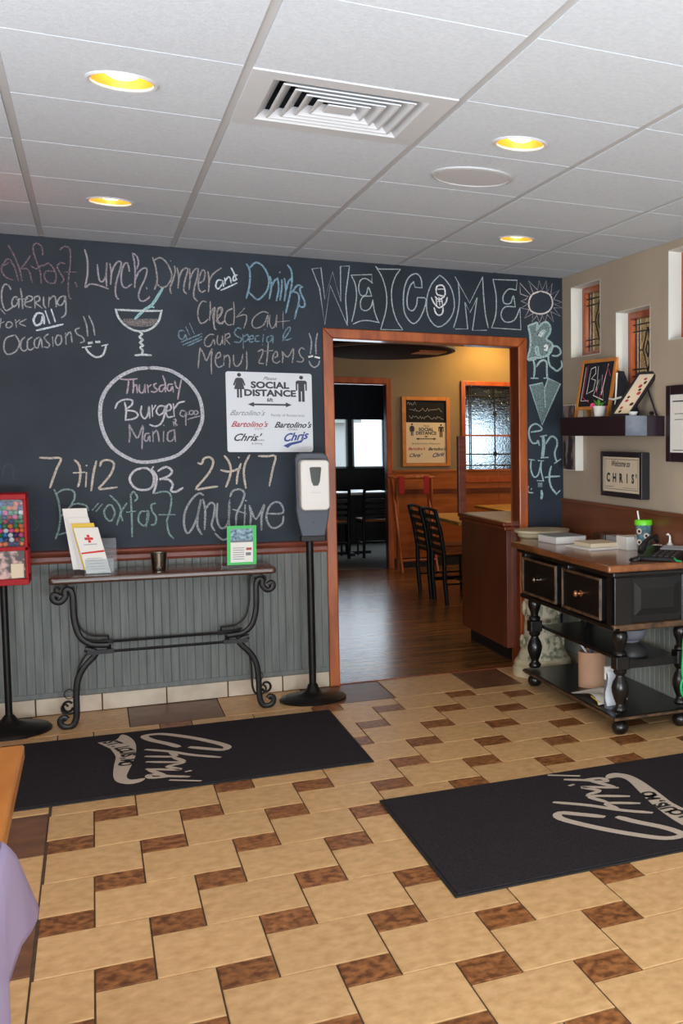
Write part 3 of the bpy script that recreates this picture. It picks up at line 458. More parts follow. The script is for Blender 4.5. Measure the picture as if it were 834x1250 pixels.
# ---- chalkboard wall with the doorway ----
DX0, DX1, DZ = .040, 1.212, 2.085
wall_back = obj('wall_back', G().box(XL, DX0, 0, YB, 0, ZC+.3).box(DX1, XR+.2, 0, YB, 0, ZC+.3).box(DX0, DX1, 0, YB, DZ, ZC+.3), 'chalkboard', kind='structure')
# panelling: vertical boards below the rail
x = -1.9
while x < -.02:
    xb = min(x+.0405, 0)
    g = G(); b = .0028
    g.add([(x, -.0105, .096), (x+b, -.013, .096), (xb-b, -.013, .096), (xb, -.0105, .096), (x, -.0105, .815), (x+b, -.013, .815), (xb-b, -.013, .815), (xb, -.0105, .815), (x, 0, .096), (xb, 0, .096), (x, 0, .815), (xb, 0, .815)],
          [(0, 1, 5, 4), (1, 2, 6, 5), (2, 3, 7, 6), (8, 0, 4, 10), (3, 9, 11, 7), (4, 5, 6, 7, 11, 10)])
    obj('panel_board', g, 'beadboard', wall_back); x = xb
obj('panel_skirt', G().box(-1.9, 0, -.018, 0, .094, .122), 'beadboard', wall_back, bevel=.003)
tr = obj('trim_1', G().add([(x, y, z) for x in (-3.2, 0) for y, z in ((0, .812), (-.016, .812), (-.022, .826), (-.018, .846), (-.026, .856), (-.040, .860), (-.044, .868), (-.040, .879), (0, .884))],
    [(k, k+1, k+10, k+9) for k in range(8)]+[tuple(range(9)), tuple(range(9, 18))[::-1]]), 'rail', kind='structure')
x = -1.9+.17; xs_ = [-2.1, -1.81, -1.50, -1.19, -.875, -.56, -.265, 0]
bb = obj('baseboard_back', G().box(-3.2, 0, -.006, 0, 0, .094), 'grout', kind='structure')
for a, b in zip(xs_, xs_[1:]): obj('tile', G().box(a+.003, b-.003, -.014, -.004, .003, .092), 'basetile', bb, bevel=.002)
# door casing and jamb
d1 = thing('door_1', None, None, (0, 0, 0), kind='structure')
CW = .0585
def casing(name, pts, y0, y1):
    g = G(); n = len(pts); g.prism(pts, lambda u, v, d: (u, y0+(y1-y0)*d, v), 1); obj(name, g, 'casing', d1, bevel=.006, segs=3)
XA, XZ, ZT = 0, 1.252, 2.1275
casing('left_casing', [(XA, 0), (XA+CW, 0), (XA+CW, ZT-CW), (XA, ZT)], -.02, 0)
casing('right_casing', [(XZ-CW, 0), (XZ, 0), (XZ, ZT), (XZ-CW, ZT-CW)], -.02, 0)
casing('head_casing', [(XA, ZT), (XA+CW, ZT-CW), (XZ-CW, ZT-CW), (XZ, ZT)], -.02, 0)
obj('left_jamb', G().box(DX0, DX0+.018, -.004, YB+.004, 0, DZ), 'jamb', d1)
obj('right_jamb', G().box(DX1-.018, DX1, -.004, YB+.004, 0, DZ), 'jamb', d1)
obj('head_jamb', G().box(DX0, DX1, -.004, YB+.004, DZ-.018, DZ), 'jamb', d1)
obj('back_casing', G().box(XA, XA+CW, YB, YB+.02, 0, ZT).box(XZ-CW, XZ, YB, YB+.02, 0, ZT).box(XA, XZ, YB, YB+.02, ZT-CW, ZT), 'casing', d1)
obj('threshold', G().box(DX0, DX1, .018, .05, -.01, .004), 'jamb', d1)

# ---- right wall with the four small windows ----
wins = [(-.147, -.612, 2.0, 2.448), (-.838, -1.292, 1.778, 2.226), (-1.510, -1.97, 2.012, 2.484)]
WT = .16
ycuts = sorted({YF, 0}|{v for w_ in wins for v in w_[:2]}); zcuts = sorted({0, ZC+.3}|{v for w_ in wins for v in w_[2:]})
g = G()
for a, b in zip(ycuts, ycuts[1:]):
    for c, d in zip(zcuts, zcuts[1:]):
        my, mz = (a+b)/2, (c+d)/2
        if any(w_[1] < my < w_[0] and w_[2] < mz < w_[3] for w_ in wins): continue
        g.add([(XR, a, c), (XR, b, c), (XR, b, d), (XR, a, d), (XR+WT, a, c), (XR+WT, b, c), (XR+WT, b, d), (XR+WT, a, d)], [(0, 1, 2, 3), (4, 7, 6, 5)])
wall_right = obj('wall_right', g, 'greige', kind='structure')
for n_, (ya, yb, za, zb) in enumerate(wins):
    win = thing('window_%d' % (n_+1), None, None, (XR, ya, za), kind='structure')
    e = .004
    obj('reveal', G().box(XR-.001, XR+WT, ya-e, ya, za, zb).box(XR-.001, XR+WT, yb, yb+e, za, zb).box(XR-.001, XR+WT, yb, ya, za, za+e).box(XR-.001, XR+WT, yb, ya, zb-e, zb), 'white_paint', win)
    xf, f = XR+.075, .036
    fr = G()
    y0_, y1_, z0_, z1_ = ya-e, yb+e, za+e, zb-e
    fr.box(xf, xf+.05, y0_-f, y0_, z0_, z1_).box(xf, xf+.05, y1_, y1_+f, z0_, z1_).box(xf, xf+.05, y1_+f, y0_-f, z0_, z0_+f).box(xf, xf+.05, y1_+f, y0_-f, z1_-f, z1_)
    obj('window_frame', fr, 'window_wood', win, bevel=.003)
    py0, py1, pz0, pz1 = y0_-f, y1_+f, z0_+f, z1_-f
    obj('pane', G().box(xf+.024, xf+.03, py1, py0, pz0, pz1), 'passage_glass', win)
    ld = G(); t = .0045
    def came(p, q, ld=ld, xf=xf): ld.tube([(xf+.022, p[0], p[1]), (xf+.022, q[0], q[1])], .0048, 5)
    for s_ in (.035, .075):
        came((py0-s_, pz0), (py0-s_, pz1)); came((py1+s_, pz0), (py1+s_, pz1)); came((py1, pz0+s_), (py0, pz0+s_)); came((py1, pz1-s_), (py0, pz1-s_))
    cy, cz = (py0+py1)/2, (pz0+pz1)/2
    for a, b in ((.062, .125), (.024, .045)):
        P = [(cy, cz+b), (cy+a, cz), (cy, cz-b), (cy-a, cz), (cy, cz+b)]
        for p, q in zip(P, P[1:]): came(p, q)
    came((cy, cz+.115), (cy, pz1-.075)); came((cy, cz-.115), (cy, pz0+.075)); came((cy-.055, cz), (py1+.075, cz)); came((cy+.055, cz), (py0-.075, cz))
    obj('lead_cames', ld, 'lead', win)
# the passage seen dimly through those panes
obj('wall_passage', G().box(XR+1.4, XR+1.45, -4, .6, 0, ZC+.3).box(XR+WT, XR+1.4, -4, -3.95, 0, ZC+.3).box(XR+WT, XR+1.4, -4, .0, ZC+.29, ZC+.3).box(XR+WT, XR+1.4, -4, 0, -.01, 0), 'white_paint', kind='structure')
pl = bpy.data.lights.new('passage_fill', 'POINT'); pl.energy = 42; pl.color = (1, .95, .9); pl.shadow_soft_size = .1  # added point light that brightens the passage behind the panes
po = bpy.data.objects.new('passage_fill', pl); COL.objects.link(po); po.location = (XR+.8, -1.5, 2.3)
# wainscot of the right wall, in wide boards with a cap
tw = thing('trim_2', None, None, (XR, 0, 0), kind='structure')
for k in range(5): obj('wainscot_panel', G().box(XR-.014, XR, -.003-1.2*k, -1.197-1.2*k, .80, 1.075), 'wainscot', tw)
obj('cap', G().box(XR-.024, XR, 0, -6, 1.075, 1.096), 'wainscot', tw, bevel=.004)
x = 0
while x > -2.6:
    g = G(); a_, b_ = x-.0015, x-.058; g.box(XR-.010, XR, b_, a_, .094, .80); obj('panel_board', g, 'lower_boards', tw, bevel=.002, segs=1); x -= .0595
obj('baseboard_right', G().box(XR-.012, XR, -7, 0, 0, .092), 'basetile', kind='structure')
# walls behind and left of the camera
obj('wall_left', G().box(XL-.1, XL, YF, 0, 0, ZC+.3), 'greige', kind='structure')
obj('wall_front', G().box(XL, XR, YF-.1, YF, 0, .5).box(XL, XR, YF-.1, YF, 2.35, ZC+.3).box(XL, XL+.4, YF-.1, YF, .5, 2.35).box(XR-.5, XR, YF-.1, YF, .5, 2.35), 'greige', kind='structure')
wf = thing('window_4', None, None, (XL+.4, YF, .5), kind='structure')
for k in range(5):
    x = XL+.4+k*(XR-XL-.9)/4; obj('mullion', G().box(x-.03, x+.03, YF-.06, YF-.01, .5, 2.35), 'white_metal', wf)

# ================= DINING ROOM BEYOND THE DOORWAY =================
DY = 5.8; DC = 2.60; DR = 5.6; DL = -1.6
fd = obj('floor_dining', G().box(DL, DR, .02, DY+.12, -.05, -.004), 'black_base', kind='structure')
pc = {}
r2 = random.Random(3)
y = .05; row = 0
while y < DY:
    yb = min(y+.118, DY+.05)
    x = .0-r2.random()*.9
    while x < 3.4:
        xb = x+1.15
        g = G().box(x+.0012, xb-.0012, y+.0012, yb-.0012, -.008, 0); obj('floor_plank', g, 'plank', fd); x = xb
    y = yb; row += 1
g = G()
for k in range(49):
    g.box(DL, -.9, .05+.118*k+.001, .05+.118*(k+1)-.001, -.008, 0)
    g.box(4.55, DR, .05+.118*k+.001, .05+.118*(k+1)-.001, -.008, 0)
obj('plank_field', g, 'plank', fd, kind='stuff')
obj('ceiling_dining', G().box(DL, DR, YB, DY+.12, DC, DC+.05), 'white_paint', kind='structure')
FD0, FD1, FDZ = 1.02, 1.712, 2.10     # far doorway
FW = (2.60, 3.62, 1.03, 2.09)         # far leaded window
g = G()
g.box(DL, FD0, DY, DY+.12, 0, DC).box(FD0, FD1, DY, DY+.12, FDZ, DC).box(FD1, FW[0], DY, DY+.12, 0, DC).box(FW[0], FW[1], DY, DY+.12, 0, FW[2]).box(FW[0], FW[1], DY, DY+.12, FW[3], DC).box(FW[1], DR, DY, DY+.12, 0, DC)
obj('wall_dining_back', g, 'tan_paint', kind='structure')
obj('wall_dining_left', G().box(DL-.1, DL, YB, DY, 0, DC), 'tan_paint', kind='structure')
obj('wall_dining_right', G().box(DR, DR+.1, YB, DY, 0, DC), 'tan_paint', kind='structure')
obj('wall_dining_near', G().box(XR+.2, DR, .0, YB, 0, DC), 'tan_paint', kind='structure')
d2 = thing('door_2', None, None, (FD1, DY, 0), kind='structure')
obj('right_casing', G().box(FD1-.015, FD1+.045, DY-.02, DY, 0, FDZ+.045), 'casing', d2, bevel=.004)
obj('left_casing', G().box(FD0-.05, FD0+.015, DY-.02, DY, 0, FDZ+.045), 'casing', d2, bevel=.004)
obj('head_casing', G().box(FD0+.015, FD1-.015, DY-.02, DY, FDZ-.015, FDZ+.045), 'casing', d2, bevel=.004)
obj('jamb', G().box(FD1-.016, FD1-.001, DY-.001, DY+.12, 0, FDZ-.015).box(FD0+.001, FD0+.016, DY-.001, DY+.12, 0, FDZ-.015).box(FD0+.016, FD1-.016, DY, DY+.12, FDZ-.03, FDZ-.015), 'jamb', d2)
td = thing('trim_3', None, None, (FD1, DY, 0), kind='structure')
x = FD1+.046
for k in range(9):
    obj('wainscot_panel', G().box(x+.002, x+.41, DY-.014, DY, .11, 1.09), 'dining_wood', td); x += .412
obj('cap_rail', G().box(FD1+.046, DR, DY-.03, DY, 1.09, 1.115), 'dining_wood', td, bevel=.004)
obj('chair_rail', G().box(FD1+.046, DR, DY-.028, DY-.014, .84, .895), 'cabinet', td)
obj('cove_base', G().box(FD1+.046, DR, DY-.022, DY, 0, .11), 'black_base', td)
# leaded window of the far wall
w6 = thing('window_5', None, None, (FW[0], DY, FW[2]), kind='structure')
a, b, c, d = FW
obj('window_frame', G().box(a-.05, a+.0, DY-.03, DY+.05, c-.05, d+.05).box(b, b+.05, DY-.03, DY+.05, c-.05, d+.05).box(a, b, DY-.03, DY+.05, d, d+.05).box(a, b, DY-.03, DY+.05, c-.07, c), 'window_wood', w6, bevel=.004)
obj('meeting_rail', G().box(a, b, DY-.01, DY+.03, 1.50, 1.52), 'window_wood', w6)
obj('pane', G().box(a, b, DY+.02, DY+.026, c, d), 'textured_glass', w6)
g = G(); yy = DY+.012
for z in (c+.06, c+.13, 1.29, d-.12, d-.02): g.tube([(a, yy, z), (b, yy, z)], .008, 5)
for x in (a+.055, a+.075, b-.055, b-.075, 2.962, 3.26): g.tube([(x, yy, c), (x, yy, d)], .008, 5)
for x, z in ((2.962, 1.76), (2.962, 1.29), (3.26, 1.76), (3.26, 1.29)):
    s = .05; g.add([(x, yy-.004, z+s), (x+s*.7, yy-.004, z), (x, yy-.004, z-s*.7), (x-s*.7, yy-.004, z), (x, yy+.006, z)], [(0, 1, 4), (1, 2, 4), (2, 3, 4), (3, 0, 4)])
obj('lead_cames', g, 'lead', w6)
# warm spot that washes the far wall
sp = bpy.data.lights.new('wall_washer', 'SPOT'); sp.energy = 42; sp.color = (1, .58, .13); sp.spot_size = 2.4; sp.spot_blend = .8; sp.shadow_soft_size = .04
so = bpy.data.objects.new('wall_washer', sp); COL.objects.link(so); so.location = (2.85, 5.28, 2.56); so.rotation_euler = Euler((.8, 0, 0))
dl = bpy.data.lights.new('dining_lamp', 'POINT'); dl.energy = 30; dl.color = (1, .72, .42); dl.shadow_soft_size = .12
do = bpy.data.objects.new('dining_lamp', dl); COL.objects.link(do); do.location = (3.0, 3.6, 2.2)

# ================= ROOM AT THE VERY BACK =================
BY = 9.0
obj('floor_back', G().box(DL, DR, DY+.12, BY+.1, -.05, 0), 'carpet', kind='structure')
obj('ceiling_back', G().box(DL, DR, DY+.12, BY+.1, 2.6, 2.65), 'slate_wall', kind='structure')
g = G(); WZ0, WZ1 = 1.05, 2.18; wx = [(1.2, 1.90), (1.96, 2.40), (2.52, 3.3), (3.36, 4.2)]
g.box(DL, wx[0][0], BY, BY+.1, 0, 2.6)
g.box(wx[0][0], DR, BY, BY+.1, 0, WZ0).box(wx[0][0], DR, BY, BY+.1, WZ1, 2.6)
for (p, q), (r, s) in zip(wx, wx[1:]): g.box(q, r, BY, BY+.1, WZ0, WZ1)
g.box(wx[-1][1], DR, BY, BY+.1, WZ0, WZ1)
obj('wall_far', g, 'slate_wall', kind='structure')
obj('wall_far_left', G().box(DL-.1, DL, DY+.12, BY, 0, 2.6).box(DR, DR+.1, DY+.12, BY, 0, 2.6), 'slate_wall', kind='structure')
for n_, (p, q) in enumerate(wx):
    w7 = thing('window_%d' % (6+n_), None, None, (p, BY, WZ0), kind='structure')
    obj('window_frame', G().box(p, p+.025, BY-.01, BY+.06, WZ0, WZ1).box(q-.025, q, BY-.01, BY+.06, WZ0, WZ1).box(p, q, BY-.01, BY+.06, WZ0, WZ0+.025).box(p, q, BY-.01, BY+.06, WZ1-.025, WZ1), 'white_metal', w7)
    obj('pane', G().box(p+.025, q-.025, BY+.03, BY+.034, WZ0+.025, WZ1-.025), 'plain_glass', w7)
    obj('roller_blind', G().box(p-.02, q+.02, BY-.03, BY-.015, 1.725, WZ1+.02), 'blind', w7)
hs = thing('neighbouring_house', 'pale house seen through the farthest window, with white eave trim', 'building', (.6, 15, 0))
obj('wall', G().box(-1.5, 3.2, 15, 15.3, -.3, 1.75), 'white_plastic', hs)
obj('eave', G().box(-1.6, 3.3, 14.8, 15, 1.75, 1.86), 'white_paint', hs)
obj('roof', G().add([(-1.7, 14.7, 1.86), (3.4, 14.7, 1.86), (3.4, 16.5, 2.6), (-1.7, 16.5, 2.6)], [(0, 1, 2, 3)]), 'grey_board', hs)
obj('doorway_recess', G().box(2.35, 2.62, 14.98, 15.0, -.2, 1.42), 'grey_board', hs)
obj('ground_outside', G().box(-10, 14, BY+.1, 40, -.4, -.3), 'carpet', kind='structure')
# ================= THINGS: CEILING =================
lab = ['recessed ceiling lamp nearest the camera at the upper left, large gold reflector', 'small recessed ceiling lamp on the left, close above the chalkboard wall', 'recessed ceiling lamp beside the round speaker, right of the vent', 'farthest recessed ceiling lamp, near the corner with the beige wall',
       'recessed ceiling lamp above the camera on the left', 'recessed ceiling lamp above the camera on the right', 'recessed ceiling lamp by the glass front, left', 'recessed ceiling lamp by the glass front, right', 'recessed ceiling lamp over the left side of the room']
for (x, y), lb in zip(lamps, lab):
    t = thing('recessed_lamp', lb, 'ceiling lamp', (x, y, ZC), 'recessed lamps in the ceiling')
    n = 32
    obj('trim_ring', G().lathe([(.081, .004), (.083, -.004), (.090, -.006), (.096, -.002), (.096, 0), (.081, .0005)], (x, y, ZC), n, caps=False), 'white_metal', t, smooth=True)
    obj('reflector', G().lathe([(.081, .002), (.076, .03), (.062, .075), (.045, .10)], (x, y, ZC), n, caps=False), 'gold', t, smooth=True)
    obj('bulb', G().lathe([(.001, .008), (.030, .010), (.044, .018), (.050, .035), (.045, .08)], (x, y, ZC), 24), 'bulb', t, smooth=True)
    l = bpy.data.lights.new('lamp_light', 'SPOT'); l.energy = 9; l.color = (1, .80, .55); l.spot_size = 2.0; l.spot_blend = .6; l.shadow_soft_size = .05
    o = bpy.data.objects.new('lamp_light', l); COL.objects.link(o); o.location = (x, y, ZC-.012)
t = thing('ceiling_speaker', 'round flush white speaker grille in a ceiling tile', 'speaker', (spk[0], spk[1], ZC))
obj('rim', G().lathe([(.158, 0), (.158, -.006), (.146, -.009), (.144, -.005)], (spk[0], spk[1], ZC), 40, caps=False), 'tee', t, smooth=True)
obj('grille', G().lathe([(.001, -.007), (.145, -.006), (.145, 0)], (spk[0], spk[1], ZC), 40), 'white_metal', t)
vx, vy = vcell[0]+.305, vcell[1]+.305
cxv, cyv = -.478, -3.085
t = thing('air_vent', 'square louvred metal air vent set in the ceiling grid', 'vent', (cxv, cyv, ZC))
h = .232
g = G(); x0, x1, y0, y1 = vcell[0]+.012, vcell[0]+.598, vcell[1]+.006, vcell[1]+.604
for a in ((x0, cxv-h, y0, y1), (cxv+h, x1, y0, y1), (cxv-h, cxv+h, y0, cyv-h), (cxv-h, cxv+h, cyv+h, y1)): g.box(a[0], a[1], a[2], a[3], ZC-.003, ZC+.006)
obj('face_plate', g, 'white_metal', t)
obj('duct_box', G().box(cxv-h, cxv+h, cyv-h, cyv+h, ZC+.10, ZC+.105).box(cxv-h-.004, cxv-h, cyv-h, cyv+h, ZC, ZC+.10).box(cxv+h, cxv+h+.004, cyv-h, cyv+h, ZC, ZC+.10).box(cxv-h, cxv+h, cyv-h-.004, cyv-h, ZC, ZC+.10).box(cxv-h, cxv+h, cyv+h, cyv+h+.004, ZC, ZC+.10), 'dark_void', t)
for k, s in enumerate((.232, .194, .156, .118, .080)):
    i = s-.034; vs = []
    for (r, z) in ((s, ZC-.003), (s-.006, ZC-.003), (i, ZC+.024), (i-.002, ZC+.025), (s, ZC+.001)):
        vs += [(cxv-r, cyv-r, z), (cxv+r, cyv-r, z), (cxv+r, cyv+r, z), (cxv-r, cyv+r, z)]
    f = []
    for r in range(4):
        for q in range(4): f.append((4*r+q, 4*r+(q+1) % 4, 4*r+4+(q+1) % 4, 4*r+4+q))
    for q in range(4): f.append((16+q, 16+(q+1) % 4, (q+1) % 4, q))
    obj('louvre', G().add(vs, f), 'white_metal', t)
obj('centre_plate', G().box(cxv-.042, cxv+.042, cyv-.042, cyv+.042, ZC-.002, ZC+.003), 'white_metal', t)

# ================= CHALK WRITING on the back wall =================
for k, (col, wd, strokes, st) in enumerate(CHALK):
    g = G()
    for q, s in enumerate(strokes):
        P = [(s[2*i]/1000, s[2*i+1]/1000) for i in range(len(s)//2)]
        if not st[q]: P = smooth2(P, 3)
        g.ribbon(P, wd*.92, BACK(0), .0012+.00006*q+.0001*(k % 5))
    obj('chalk_writing', g, CH[col], wall_back)
for col, s in FILLS:
    P = [(s[2*i]/1000, s[2*i+1]/1000) for i in range(len(s)//2)]
    obj('chalk_fill', G().prism(P, BACK(0), .0008), CH[col], wall_back)

# ================= SIGNS =================
def rrect(w_, h_, r, n=5):
    P = []
    for cx_, cy_, a0 in ((w_-r, h_-r, 0), (-w_+r, h_-r, PI/2), (-w_+r, -h_+r, PI), (w_-r, -h_+r, 1.5*PI)):
        for k in range(n+1): a = a0+PI/2*k/n; P.append((cx_+r*math.cos(a), cy_+r*math.sin(a)))
    return P
def person_icon(g, cx_, cy_, s, woman, fn, d):
    T = lambda P: [(cx_+x*s, cy_+y*s) for x, y in P]
    g.prism(T(ellipse(0, .86, .13, .13, 14)), fn, d)
    if woman: g.prism(T([(-.16, .66), (.16, .66), (.26, .56), (.40, .16), (.30, .12), (.2, .4), (.34, -.12), (.16, -.12), (.16, -.7), (.03, -.7), (.03, -.12), (-.03, -.12), (-.03, -.7), (-.16, -.7), (-.16, -.12), (-.34, -.12), (-.2, .4), (-.30, .12), (-.40, .16), (-.26, .56)]), fn, d)
    else: g.prism(T([(-.26, .66), (.26, .66), (.36, .56), (.36, -.02), (.26, -.02), (.26, .42), (.20, .42), (.20, -.78), (.03, -.78), (.03, -.08), (-.03, -.08), (-.03, -.78), (-.20, -.78), (-.20, .42), (-.26, .42), (-.26, -.02), (-.36, -.02), (-.36, .56)]), fn, d)
def social_sign(parent, w_, h_, fn, board):
    # fn(u, v, d) with the origin at the centre of the board
    obj('board', G().prism(rrect(w_/2, h_/2, w_*.03), fn, .005), board, parent)
    k = w_/.46; D = .0056; tx = lambda g, s, sz, u, v, **q: put_text(g, s, sz*k, u*k, v*k, fn, D, **q)
    g = G(); person_icon(g, -.160*k, .138*k, .082*k, True, fn, D); obj('woman_icon', g, 'ink', parent)
    g = G(); person_icon(g, .172*k, .130*k, .085*k, False, fn, D); obj('man_icon', g, 'ink', parent)
    g = G(); tx(g, 'SOCIAL', .050, .002, .153, weight=.0022, sx=1.2); tx(g, 'DISTANCE', .050, .002, .108, weight=.0022, sx=1.18); tx(g, '6ft', .03, 0, .070, weight=.0008); tx(g, 'Please', .028, 0, .192, shear=.5)
    g.prism([(a*k, b*k) for a, b in ((-.118, .044), (-.085, .058), (-.085, .049), (.085, .049), (.085, .058), (.118, .044), (.085, .030), (.085, .039), (-.085, .039), (-.085, .030))], fn, D)
    obj('lettering', g, 'ink', parent)
    g = G(); tx(g, "Bartolino's", .042, -.125, -.006, shear=.6); tx(g, 'Family of Restaurants', .021, .095, -.016); obj('grey_lettering', g, 'ink_grey', parent)
    g = G(); tx(g, "Bartolino's", .044, -.115, -.070, shear=.5, weight=.0009); tx(g, 'SOUTH', .014, -.062, -.095); obj('red_lettering', g, 'ink_red', parent)
    g = G(); tx(g, "Bartolino's", .046, .118, -.072, shear=.5, weight=.0012); tx(g, 'OSTERIA', .014, .12, -.098); tx(g, "Chris'", .058, -.135, -.145, shear=.55, weight=.0012); tx(g, 'Pancake', .016, -.062, -.158); tx(g, '& Dining', .016, -.075, -.178)
    obj('dark_lettering', g, 'ink', parent)
    g = G(); tx(g, 'Chris', .062, .128, -.140, shear=.55, weight=.0018, rot=.14)
    g.prism([(a*k, b*k) for a, b in ((.066, -.190), (.10, -.174), (.16, -.160), (.185, -.148), (.165, -.172), (.11, -.187), (.09, -.203))], fn, D)
    obj('blue_lettering', g, 'ink_blue', parent)
t = thing('distance_sign', 'white square social distance sign on the chalkboard wall with two person icons', 'sign', (-.298, 0, 1.63))
social_sign(t, .462, .455, lambda u, v, d: (-.296+u, -.001-d, 1.630+v), 'sign_white')

# ================= CONSOLE TABLE =================
t = thing('console_table', 'narrow dark wood console table on black scrolled iron legs by the wall', 'table', (-.87, -.22, 0))
g = G()
g.prism(rrect(.535, .185, .02), lambda u, v, d: (-.872+u, -.222+v, .745+d), .035)
obj('tabletop', g, 'console', t, bevel=.012, segs=4)
up_ = [(-1.363, .682), (-1.384, .694), (-1.392, .676), (-1.380, .658), (-1.358, .655), (-1.338, .680), (-1.337, .710), (-1.320, .716), (-1.306, .69), (-1.304, .62), (-1.300, .547), (-1.279, .470), (-1.237, .430), (-1.19, .420), (-1.151, .418)]
lo_ = [(-1.262, .405), (-1.235, .398), (-1.212, .385), (-1.222, .362), (-1.262, .318), (-1.292, .262), (-1.304, .192), (-1.306, .10), (-1.310, .05), (-1.325, .018), (-1.352, .012), (-1.376, .026), (-1.378, .052), (-1.362, .064), (-1.349, .052)]
cx_m = -.872
for side in (1, -1):
    for y, r, dz in ((-.378, .0150, 0), (-.07, .0055, .0)):
        tr_ = lambda P: [((p[0] if side > 0 else 2*cx_m-p[0]), y, p[1]+dz) for p in smooth2(P, 4)]
        g = G(); g.tube(tr_(up_), r, 8, sx=.75); g.tube(tr_(lo_), r, 8, sx=.75); 
        g.tube(tr_([(-1.343+.022*math.cos(a*.6), .118+.026*math.sin(a*.6)) for a in range(1, 11)]), r*.45, 6)
        g.tube([tr_([(-1.151, .42), (-1.151, .38)])[0], tr_([(-1.151, .42), (-1.151, .38)])[-1]], r*.8, 6)
        obj('leg', g, 'iron', t, smooth=True)
for y in (-.378, -.07): obj('stretcher', G().tube([(-1.25, y, .385), (-1.05, y, .385), (-.69, y, .385), (-.495, y, .385)], .0075 if y < -.2 else .007, 8).box(-1.25, -1.13, y-.012, y+.012, .375, .397).box(-.61, -.49, y-.012, y+.012, .375, .397), 'iron', t)
for x in (-1.24, -.504): obj('cross_bar', G().tube([(x, -.378, .385), (x, -.07, .385)], .008, 8), 'iron', t)
for x in (-1.30, -.444): obj('bracket', G().box(x-.014, x+.014, -.39, -.06, .732, .745), 'iron', t)
TZ = .780
# brochures and holder
def slab(g, x0, x1, y0, z0, h_, lean, th=.003, sk=0):
    # an upright sheet leaning back and to the left
    return g.add([(x0, y0, z0), (x1, y0, z0), (x1+sk, y0+lean, z0+h_), (x0+sk, y0+lean, z0+h_), (x0, y0+th, z0), (x1, y0+th, z0), (x1+sk, y0+lean+th, z0+h_), (x0+sk, y0+lean+th, z0+h_)], [(0, 1, 2, 3), (5, 4, 7, 6), (0, 4, 5, 1), (3, 2, 6, 7), (0, 3, 7, 4), (1, 5, 6, 2)])
t = thing('brochure_holder', 'clear acrylic brochure stand at the left end of the console table', 'stand', (-1.2, -.27, TZ))
obj('front_panel', slab(G(), -1.245, -1.115, -.318, TZ+.003, .075, .010, .002), 'clear', t)
obj('base', G().box(-1.25, -1.11, -.32, -.16, TZ, TZ+.003), 'clear', t)
obj('back_panel', slab(G(), -1.25, -1.10, -.21, TZ+.003, .17, .03, .002), 'clear', t)
t = thing('brochure', 'white brochure with a red cross, frontmost in the brochure stand', 'brochure', (-1.18, -.30, TZ))
b1 = obj('sheet', slab(G(), -1.240, -1.130, -.304, TZ+.004, .235, .035, .003, -.052), 'paper', t)
fnb = lambda u, v, d: (-1.185+u-v*.052/.235, -.3045+v*.035/.235-d, TZ+.004+v)
g = G(); s = .0125
for cu, cv in ((0, 0), (s*1.02, 0), (-s*1.02, 0), (0, s*1.1), (0, -s*1.1)): g.prism([(cu+.000-s/2, .178+cv-s/2), (cu+s/2, .178+cv-s/2), (cu+s/2, .178+cv+s/2), (cu-s/2, .178+cv+s/2)], fnb, .001)
g.prism([(-.052, .100), (.054, .108), (.054, .118), (-.052, .108)], fnb, .001)
obj('cross_print', g, 'flag_red', t)
g = G()
for k in range(5): g.prism([(-.035, .02+.014*k), (.035, .02+.014*k), (.035, .023+.014*k), (-.035, .023+.014*k)], fnb, .0006)
g.prism([(-.03, .145), (.03, .147), (.03, .152), (-.03, .150)], fnb, .0006)
obj('text_lines', g, 'print_grey', t)
tag(obj('yellow_card', slab(G(), -1.252, -1.150, -.275, TZ+.02, .240, .035, .003, -.050), 'yellow', loc=(-1.2, -.27, TZ)), 'yellow edged card just behind the red cross brochure', 'card')
tag(obj('leaflet', slab(G(), -1.268, -1.172, -.252, TZ+.02, .268, .035, .004, -.050), 'paper', loc=(-1.2, -.25, TZ)), 'white leaflet behind the yellow card, in the middle of the stand', 'leaflet')
tag(obj('leaflet', slab(G(), -1.300, -1.190, -.228, TZ+.02, .315, .035, .005, -.040), 'paper', loc=(-1.25, -.22, TZ)), 'tallest white leaflet, rearmost and leftmost in the brochure stand', 'leaflet')
# steel cup
t = thing('steel_cup', 'small polished metal cup in the middle of the console table', 'cup', (-.905, -.28, TZ))
obj('body', G().lathe([(.001, 0), (.030, 0), (.031, .004), (.033, .02), (.040, .092), (.0425, .094), (.040, .096), (.038, .09), (.031, .012), (.001, .008)], (-.905, -.28, TZ), 28), 'steel', t, smooth=True)
obj('contents', G().lathe([(.001, .082), (.037, .082)], (-.905, -.28, TZ), 20), 'white_plastic', t)
# green flyer
t = thing('framed_flyer', 'small flyer with a bright green border standing on the right of the console table', 'flyer', (-.5, -.3, TZ))
FW_ = .148; FH_ = .212
fnf = lambda u, v, d: (-.503+u+v*.03, -.33+v*.10-d, TZ+.014+v)
obj('card', G().prism([(-FW_/2, 0), (FW_/2, 0), (FW_/2, FH_), (-FW_/2, FH_)], fnf, -.004), 'green_card', t)
obj('picture', G().prism([(-.056, .125), (.056, .125), (.056, .195), (-.056, .195)], fnf, .001), 'print_blue', t)
obj('page', G().prism([(-.056, .014), (.056, .014), (.056, .122), (-.056, .122)], fnf, .001), 'paper', t)
g = G()
for k in range(6): g.prism([(-.045, .030+.012*k), (.012, .030+.012*k), (.012, .033+.012*k), (-.045, .033+.012*k)], fnf, .0018)
g.prism([(-.05, .122), (.05, .122), (.05, .133), (-.05, .133)], fnf, .0018); g.prism([(.02, .05), (.046, .05), (.046, .066), (.02, .066)], fnf, .0018)
obj('print', g, 'ink_grey', t)
